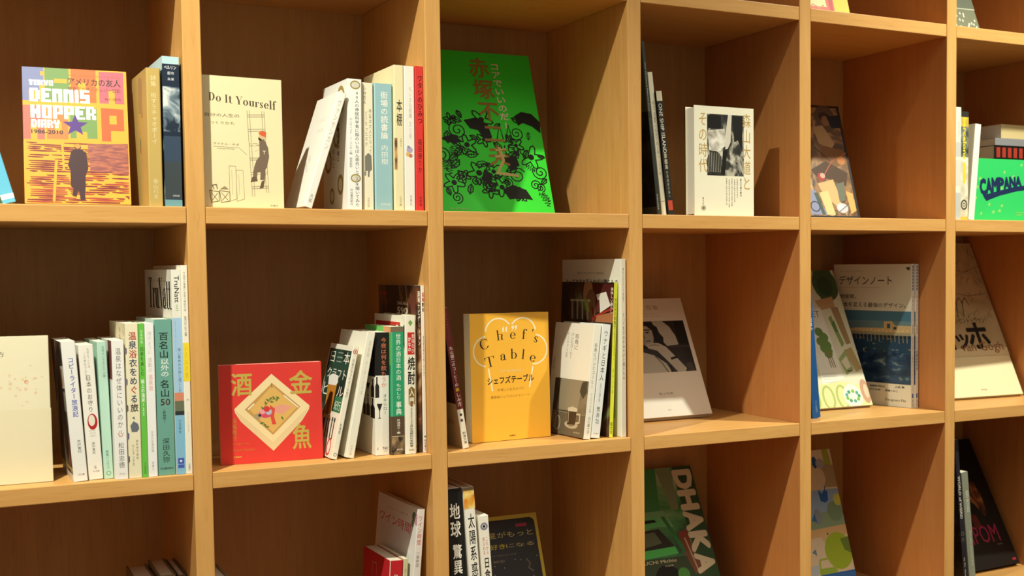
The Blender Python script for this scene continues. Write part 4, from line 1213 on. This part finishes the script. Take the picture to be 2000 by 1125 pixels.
face_book('white book with a black and white portrait photograph, leaning alone in its bay', 'C', .1628 + 1.0, .1672, .2249, .2603, .018, 'E6DFD0', yaw=.98, lean=27.9, side='R', hard=True, front=art_portrait)

# ---- middle row, fifth bay
G = 'books in the fifth bay of the middle shelf'
spine_book('thin deep blue spine tilted onto the shelf side beside the park map cover', 'C', .5431 + 1.0, .0457, .0205, .25, .09, '1E5A9A', roll=-5.12, group=G,
           spine=lambda S: [S.T('日本', .3, .05, .8, .08, 'E8ECF0', .02), S.V('風景と街並み', .6, .1, .3, .4, 'E8ECF0', .01), S.V('リトルモア', .55, .86, .96, .3, 'A8BCD0')])
def art_map(F):
    U = lambda u: (u * .225 - .0257) / .1993
    T_ = lambda pts: [(U(u), v) for u, v in pts]
    gr, lt = '9DB070', 'CBD08C'
    F.R(0, 0, 1, 1, 'E2DDC0')
    F.P(T_([(.75, -.0), (.97, .0), (.97, .1), (.94, .2), (.85, .235), (.76, .22)]), '5E7050'); F.C(U(.86), .11, .17, '47603E', .2); F.C(U(.85), .12, .1, '3A5236', .12)
    F.P(T_([(.68, .23), (.9, .2), (.9, .28), (.72, .3)]), 'C8A070')
    F.P(T_([(.84, .28), (.93, .28), (.96, .55), (.9, .56)]), 'A88A5E'); F.P(T_([(.78, .36), (.82, .34), (.88, .55), (.84, .58)]), '8AA05A'); F.P(T_([(.8, .4), (.84, .38), (.85, .46), (.82, .47)]), '5E8048')
    F.P(T_([(.5, .3), (.72, .28), (.76, .8), (.5, .84)]), 'F1EEDD')
    F.T('ET', U(.6), .305, U(.69), .35, '7A7468')
    for u, v, r in ((.62, .46, .05), (.66, .5, .055), (.61, .53, .05), (.67, .56, .055), (.63, .58, .05), (.68, .6, .04), (.66, .62, .05)):
        F.C(U(u), v, r * 1.1, '6E8E48', None, 9)
    for k in range(3):
        F.L(T_([(.64 + .02 * k, .6), (.65 + .025 * k, .72)]), .012, '8A7A50')
    for pts, c in (([(.85, .6), (.95, .58), (1, .74), (.92, .76)], 'B8A06A'), ([(.76, .66), (.86, .6), (.9, .74), (.8, .78)], gr), ([(.78, .68), (.86, .64), (.88, .72), (.82, .74)], 'E2DDC0')):
        F.P(T_(pts), c)
    for k in range(5):
        F.R(U(.52), .76 + .02 * k, U(.68), .764 + .02 * k, 'C8C4B4')
    F.P(T_([(.1, .86), (.7, .82), (.95, .86), (1, .93), (1, 1), (.1, 1)]), 'DDE0A0')
    for u in (.35, .52, .68):
        F.O(U(u), .93, .08, .025, 'B4C06A', .14)
    F.C(U(.8), .93, .12, 'F1EEDD', .14)
    for k in range(9):
        a = k * 40
        F.C(U(.8) + .08 * math.cos(deg(a)), .93 + .035 * math.sin(deg(a)), .022, ('4A9A78', '7AB84A', '5AA8A0')[k % 3], None, 7)
    F.C(U(.96), .9, .06, 'C89A7C', .14); F.C(U(.97), .9, .03, 'E2C8A8', .08); F.R(U(.82), .745, U(.88), .755, '6A6450')
face_book('green and cream illustrated map cover with a tree, leaning beside the blue spine', 'C', .571 + 1.0, .141, .1993, .3224, .012, 'E2DDC0', yaw=-.84, lean=26.8, side='R', front=art_map, group=G)
def art_note(F):
    F.R(0, 0, 1, 1, 'E6E0CA')
    F.T('デザインのメイキングマガジン', .086, .045, .389, .055, '8A8474'); F.sub('title_lettering'); F.T('デザインノート', .073, .082, .76, .147, '2A2620', .006); F.sub(); F.R(.08, .165, .6, .167, 'A8A290'); F.P([(.93, .025), (.98, .02), (.98, .045), (.95, .04)], '4A443A')
    F.T('地域発、', .073, .215, .3, .247, '2E2A24', .01); F.T('日本を変える最強のデザイン。', .073, .272, .93, .306, '2E2A24', .01)
    F.sub('cover_picture')
    # twilight river view with a lit bridge
    F.R(.06, .33, 1, .84, '27455E'); F.R(.06, .33, 1, .46, '4E7C94'); F.R(.06, .4, 1, .47, '6E8C94')
    F.P([(.06, .47), (.3, .455), (.66, .45), (.66, .405), (.76, .4), (.8, .43), (1, .43), (1, .48), (.06, .49)], 'D2B480'); F.P([(.7, .42), (.74, .418), (.74, .45), (.7, .452)], '3A5A70'); F.P([(.78, .44), (.82, .44), (.82, .46), (.78, .46)], '3A5A70')
    F.R(.06, .48, 1, .5, 'A8A080'); F.R(.06, .5, 1, .52, '1E3448')
    rnd = random.Random(6)
    for k in range(70):
        u, v = .08 + .9 * rnd.random(), .52 + .3 * rnd.random()
        F.P([(u, v), (u + .03, v - .004), (u + .05, v + .004), (u + .01, v + .006)], ('3E6480', '6A7C80', '8A8468', '1E3448')[k % 4])
    for k in range(18):
        u = .1 + .05 * k
        F.C(u, .472 - .004 * (k % 3), .008, 'F2DCA0', None, 6); F.L([(u, .5), (u + .004, .53 + .03 * rnd.random())], .006, 'C8A870')
    for u, v in ((.4, .6), (.55, .63), (.7, .7), (.84, .74), (.72, .76), (.6, .69)):
        F.L([(u, v), (u + .02, v + .05)], .012, 'B8B8A0')
    F.R(.06, .62, 1, .84, photo('dark water', ((.4, '142C48'), (.6, '2A4A6A'), (.7, '7A8A8A')), 30, (1, 1, 2)))
    F.sub()
    F.T('巻頭特集 柴田文江', .48, .858, .68, .872, '2E2A24', .01); F.T('上田 亮', .8, .852, .92, .868, '2E2A24', .01); F.T('長嶋りかこ', .68, .884, .84, .898, '2E2A24', .01); F.T('植原亮輔', .48, .884, .62, .896, '5A564C')
    F.T('Designers File', .68, .945, .94, .968, '6A6454')
def art_note_s(S):
    for k in range(8):
        S.C(.5, .02 + .022 * k, .28, '8A9098', .3, 8)
    S.V('デザインノート', .5, .22, .4, .5, '6A6A66'); S.V('地域発、日本を変える最強のデザイン', .5, .42, .8, .4, '8A8A84'); S.R(.3, .9, .7, .93, '3A5AA8'); S.V('誠文堂', .5, .94, .99, .4, '8A8A84')
spine_book('magazine with a blue twilight river photograph on its pale cover', 'C', .8250 + 1.0, .0786, .0108, .3062, .222, 'ECE8DC', yaw=9.74, front=art_note, spine=art_note_s, group=G, name='magazine')
spine_book('matching magazine spine tucked between the twilight river cover and the shelf side', 'C', .8372 + 1.0, .079, .0100, .3062, .222, 'ECE8DC', yaw=9.74, front=art_note,
           spine=lambda S: [art_note_s(S), S.V('北欧のかたち', .5, .6, .74, .6, '3A3A3A', .02)], group=G, name='magazine')

# ---- middle row, sixth bay: drawing cover
def art_sketch(F):
    F.sub('cover_picture'); F.R(0, 0, 1, .72, photo('old drawing paper', ((.35, 'B09C74'), (.6, 'CBB88E')), 10)); F.P([(0, .7), (1, .7), (1, .75), (0, .75)], 'E0D0A4')
    rnd = random.Random(9)
    # loose ink landscape of reeds, fence and hills
    for k in range(200):
        u, v = .3 + .7 * rnd.random(), .02 + .5 * rnd.random()
        a = rnd.random() * 1.2 - .6
        l = .02 + .05 * rnd.random()
        F.L([(u, v), (u + l * .5 * math.sin(a), v - l * .36 * math.cos(a)), (u + l * math.sin(a * 1.6), v - l * .7 * math.cos(a))], .0022, ('5A4A30', '6E5C3C', '4A3C28')[k % 3])
    for u in (.56, .62, .68):
        F.L([(u, .5), (u + .03, .4), (u + .07, .37), (u + .09, .42)], .005, '3A2E20')
    F.L([(.4, .36), (.6, .33), (.8, .36), (1, .34)], .003, '5A4A30'); F.L([(.4, .2), (.6, .14), (.82, .2), (1, .16)], .003, '5A4A30')
    F.T('ヴィンセント・ヴァン', .5, .5, .87, .54, '4A3E2C', 0); F.sub('title_lettering'); F.T('ッ', .53, .61, .65, .7, '1E1A14', .03); F.T('ホ', .655, .54, .85, .7, '1E1A14', .03); F.T('ゴ', .36, .55, .52, .7, '1E1A14', .03)
    F.T('van Gogh', .55, .66, .96, .735, '9A6A40', .0); F.sub(); F.T('平凡社', .6, .955, .66, .965, '8A7C5C')
    F.R(0, .75, 1, .752, 'C8B88A')
face_book('large cream book with a brown ink sketch, tall in its own bay, leaning back', 'C', .9053 + 1.0, .144, .2998, .398, .012, 'ECE0B4', yaw=-3, lean=28.6, side='R', hard=True, front=art_sketch)

# ---- lower row, cut by the foot of the picture
G = 'hardbacks standing deep in the first bay of the lower shelf'
for k, (x, y, t, h, c, lab) in enumerate(((.2960, .085, .030, .224, '7A6648', 'brown hardback, first of three standing deep in the shadowed lower bay'),
                                  (.3290, .085, .024, .230, '8A7A5C', 'grey brown hardback in the middle of the shadowed lower bay'),
                                  (.3555, .085, .0128, .228, '6A5A40', 'thin dark hardback next to the shelf side in the shadowed lower bay'))):
    spine_book(lab, 'D', x, y, t, h, .13, c, hard=True, group=G, spine=lambda S: S.V('山の文学', .5, .1, .5, .4, 'C8B890'))
spine_book('grey hardback corner peeping up in the lower bay under the red square book', 'D', .405, .05, .022, .2215, .11, '8A8466', hard=True, spine=lambda S: S.V('酒の本', .5, .1, .5, .4, '4A4430'))
G = 'books in the second bay of the lower shelf'
def art_wine(F):
    F.T('わたしらしく楽しむ', .3, .055, .78, .066, '9A9488', 0, -.004)
    F.T('ワイン時間', .07, .095, .86, .152, 'D83A4E', .0, .0); F.C(.92, .05, .04, '5A8A5A'); F.C(.98, .06, .05, 'C89AA8'); F.C(.9, .09, .03, '7AA07A')
spine_book('white magazine with pink red lettering on cover and spine, leaning to the upright', 'D', .6968, .0296, .0126, .303, .2, 'ECE8E2', roll=5.2, yaw=1.5, front=art_wine, name='magazine', group=G,
           spine=lambda S: [S.V('ワイン時間', .45, .035, .2, .6, 'C83A44'), S.V('一般財団', .45, .23, .32, .4, '4A4038'), S.V('日本で作る旅', .45, .38, .58, .4, '6A6058')])
def art_wa(F):
    F.L([(.36, .08), (.52, .08), (.52, .5), (.36, .5), (.36, .08)], .01, 'D88A7C'); F.V('和食の', .85, .14, .36, .1, 'F4EEE4', .0); F.V('イタリア', .7, .16, .46, .1, 'F4EEE4'); F.V('平凡', .1, .22, .34, .05, 'E8B8AC')
spine_book('red book with white lettering in the lower bay, in front of the white magazine', 'D', .6655, .0413, .0225, .2184, .137, 'C8242C', roll=3.5, yaw=1.5, front=art_wa, group=G,
           spine=lambda S: [S.R(0, 0, .06, 1, 'F0E8DA'), S.V('和食の', .5, .1, .3, .34, 'F4EEE4'), S.V('イタリア', .5, .32, .6, .34, 'F4EEE4')])
spine_book('narrow pale olive spine between the red book and the white magazine', 'D', .6886, .0416, .0078, .2195, .137, 'D2CCA0', roll=3.6, yaw=1.5, group=G, spine=lambda S: S.V('小さな料理の本棚', .5, .06, .5, .5, '6A664A'))
G = 'books in the third bay of the lower shelf'
spine_book('black spine with heavy white characters, tilted against the upright', 'D', .7822, .0208, .0248, .3327, .2, '1C1A18', roll=-1.9, group=G,
           spine=lambda S: [S.V('地球', .5, .07, .25, .74, 'F2EEE0', .02), S.V('驚異の自然', .55, .28, .68, .66, 'F2EEE0', .02), S.V('現象', .55, .7, .9, .7, 'F2EEE0', .02)])
spine_book('white spine with black characters and an orange sun at its head', 'D', .8200, .021, .0192, .3327, .2, 'F0EBDD', roll=-3.49, group=G, hard=True,
           spine=lambda S: [S.R(0, 0, 1, .015, '8A7A5A'), S.R(0, .015, 1, .11, photo('sun', ((.35, 'F2DC8A'), (.55, 'E8A83A'), (.7, 'D8662A')), 40)), S.V('太陽系惑星大図鑑', .55, .13, .8, .62, '26221E', .01), S.C(.5, .84, .3, 'B86A3A')])
spine_book('white spine with an eclipse ring and red and black characters', 'D', .8419, .0211, .0176, .2815, .18, 'EFE9DA', roll=-3.07, group=G,
           spine=lambda S: [S.C(.5, .065, .38, '7A748A', .38), S.O(.5, .065, .38, .1, '8A8AA0', .38), S.C(.5, .065, .2, 'E8E0D0', .2), S.C(.5, .065, .14, '1E1E2E', .14), S.V('これから', .68, .13, .24, .26, 'C83A2E'), S.V('見られる', .36, .13, .24, .26, 'C83A2E'), S.V('日食と月食', .55, .25, .62, .6, '2A2622', .015), S.V('の本', .5, .64, .8, .5, '2A2622')])
def art_star(F):
    U = lambda u: (u * .225 - .0764) / .1486
    F.R(-.0, 0, 1, 1, 'CDB84A')
    F.P([(-0, .03), (.9, .03), (.945, .045), (.96, .07), (.96, .97), (-0, .97)], photo('night violet', ((.35, '15110F'), (.6, '2A2028')), 8))
    F.R(U(.8), .07, U(.9), .095, 'A83A5A')
    F.T('星がもっと', U(.54), .12, U(.945), .165, 'CFC47C', .0, .0); F.T('好き', U(.55), .21, U(.68), .25, 'D8C83A', .01); F.T('になる', U(.69), .215, U(.94), .245, 'CFC47C')
    F.T('はじめての天文学 もっと知りたい宇宙の話', U(.55), .29, U(.77), .3, '9A9484'); F.T('駒井仁南子', U(.56), .33, U(.66), .35, 'A89F8C')
    rnd = random.Random(7)
    for k in range(24):
        F.C(U(.5 + .46 * rnd.random()), .3 + .6 * rnd.random(), .006, 'CFC8A8', None, 6)
    F.L([(U(.85), .34), (U(.88), .38), (U(.86), .41), (U(.9), .44)], .02, '6A645A')
face_book('black starry cover with a yellow border standing behind the eclipse ring spine', 'D', .868, .1239, .1486, .2486, .015, 'CDB84A', yaw=-.2, lean=21.78, side='R', front=art_star, group=G)
# lower row, fourth to sixth bays
def art_dhaka(F):
    CRM = 'ECE4C4'
    F.R(0, 0, 1, 1, '3A5C3E')
    F.sub('cover_picture'); F.R(0, 0, .8, .62, photo('green street', ((.3, '2E5A3A'), (.48, '54A060'), (.6, '84BC84'), (.72, 'C4CCA8')), 9, (1, 1, 1), 5, .4, 1.4))
    F.P([(.0, .0), (.62, .0), (.56, .3), (0, .38)], '4A9A5A'); F.P([(.62, .0), (.78, .0), (.76, .3), (.68, .3)], '8AA07A'); F.P([(.36, .3), (.6, .3), (.66, .42), (.4, .4)], '80C08C'); F.P([(0, .36), (.5, .34), (.58, .4), (0, .44)], '66CC78')
    F.P([(.1, .36), (.48, .355), (.5, .375), (.1, .385)], '24302A'); F.P([(.08, .44), (.5, .42), (.62, .55), (.1, .57)], '3A3A30'); F.P([(.2, .45), (.45, .44), (.5, .52), (.22, .55)], '6A7A60'); F.P([(0, .57), (.62, .55), (.64, .6), (0, .63)], '5EDC70')
    F.P([(.55, .34), (.59, .34), (.72, .57), (.69, .6)], '3E8A4A'); F.P([(.68, .46), (.78, .44), (.8, .58), (.72, .6)], '8A4A38'); F.P([(.7, .6), (.8, .58), (.86, .75), (.76, .75)], '8A5A44'); F.L([(.74, .5), (.8, .75)], .015, 'C8B08A')
    F.sub(); F.R(.0, .63, .72, 1, '46583E'); F.C(.48, .78, .14, '1E2218', .16); F.C(.64, .74, .06, '58A850')
    F.T('TAMAUCHI Michio', .1, .63, .6, .652, CRM, .01); F.T('写真集', .47, .668, .56, .68, CRM)
    F.sub('title_lettering')
    for k, q in enumerate('DHAKA'):
        v = .035 + .147 * k
        F.D(q, .8, v, .97, v + .122, CRM, .06)
face_book('green street photograph cover with big cream capitals running down its edge', 'D', .1941 + 1.0, .1693, .225, .3144, .015, '2E4A30', yaw=-1.81, lean=31.07, side='R', hard=True, front=art_dhaka)
def art_kids(F):
    F.R(0, 0, 1, 1, 'DDD2B8'); F.R(.5, .0, 1, .1, 'E2D8BE'); F.P([(.9, 0), (.97, 0), (.99, .17), (.93, .19), (.9, .1)], 'A8B84A'); F.P([(.7, .09), (1, .12), (1, .28), (.66, .27)], 'A89A74')
    F.C(.76, .2, .12, 'D2C4A4', .13); F.C(.79, .09, .03, '2A5A9A', .06); F.C(.85, .1, .05, 'A8B0B8', .05)
    F.R(.5, .29, 1, .56, '8FB0D4'); F.P([(.6, .5), (.75, .45), (1, .44), (1, .57), (.55, .57)], '8AA88A'); F.C(.91, .45, .09, '7A9A7A', .1); F.C(.97, .37, .05, 'C8CC5A', .06); F.C(.7, .48, .05, '8A9AA8', .08); F.P([(.62, .5), (.67, .45), (.68, .52)], '3A78B8')
    F.P([(.76, .3), (.8, .32), (.82, .3), (.87, .3), (.86, .37), (.82, .385), (.77, .37)], '2A62B0'); F.L([(.79, .32), (.77, .29)], .012, '2A62B0'); F.L([(.83, .32), (.85, .27)], .012, '2A62B0')
    F.P([(.55, .57), (1, .55), (1, .62), (.9, .64), (.72, .62), (.55, .63)], 'D8B884'); F.C(.76, .63, .07, 'D8BE90', .05); F.C(.77, .605, .01, '3A3028')
    F.C(.86, .73, .16, 'A0BE34', .18); F.P([(.9, .65), (1, .64), (1, .76), (.93, .73)], '6E8A3A'); F.P([(.55, .72), (.6, .7), (.6, .75)], '6A8AA8')
    F.L([(.62, .78), (.6, .88)], .02, 'A8C04A'); F.L([(.62, .78), (.72, .775), (.8, .87)], .02, 'A8C04A'); F.P([(.6, .84), (.77, .84), (.8, .88), (.6, .89)], '9AC048'); F.P([(.5, .82), (.6, .81), (.58, .88), (.5, .9)], 'B8CCDC')
    F.P([(.6, .885), (1, .875), (1, 1), (.6, 1)], '2E6AC0')
    for k in range(7):
        F.R(.62, .895 + .014 * k, 1, .898 + .014 * k, '5A90D8')
face_book('picture book cover with pale blue, lime and beige shapes, in the lower bay', 'D', .5273 + 1.0, .1681, .225, .3075, .015, 'DDD2B8', yaw=-1.3, lean=20.68, side='R', front=art_kids)
G = 'books in the sixth bay of the lower shelf'
spine_book('tall black spine with white capitals tilted onto the shelf side, lower row', 'D', .9345 + 1.0, .0302, .0112, .3309, .225, '26242E', roll=-5.53, group=G,
           front=lambda F: F.R(.0, .3, 1, 1, photo('black doodles', ((.5, '0C0B0B'), (.66, '3A3428')), 50)),
           spine=lambda S: [S.D('WORLD of WEIRD', .25, .24, .8, .52, 'D8D4C8', .02), S.O(.5, .62, .4, .12, '6A6458'), S.O(.5, .66, .35, .1, '6A6458'), S.D('by Dr. Hoshino', .3, .78, .7, .95, 'C8C4B4', .01)])
spine_book('shorter grey spine with pale lettering beside the tall black one', 'D', .9510 + 1.0, .03, .0185, .2591, .2, '8E9280', roll=-6.21, group=G, spine=lambda S: [S.D('RED BOOKS', .45, .16, .8, .34, 'C8CCB8', .03), S.D('PUBLISHING', .5, .5, .75, .8, 'B8BCA8', .01)])
def art_ember(F):
    F.R(0, 0, 1, 1, '15110E')
    em = photo('ember', ((.4, '1E120C'), (.58, '6A3418'), (.7, 'B8783A')), 30, (1, 1, .6), 4, .4, 1.5)
    F.sub('cover_picture'); F.P([(.7, .33), (.8, .34), (.84, .45), (.83, .6), (.78, .62), (.7, .52), (.62, .46)], em); F.P([(.58, .58), (.66, .6), (.68, .7), (.58, .7)], '5A1E14')
    F.sub('title_lettering'); F.T('TIPOM', .36, .68, .87, .815, '9A2248', .0); F.sub(); F.T('photo', .8, .83, .87, .845, '8A7A70'); F.R(.92, .955, .97, .97, 'A82A3A')
face_book('black cover with an ember glow and dark red capitals, leaning in the lower row', 'D', .9787 + 1.0, .1232, .2251, .318, .015, '15110E', yaw=2.9, lean=30.77, side='R', hard=True, front=art_ember, group=G)
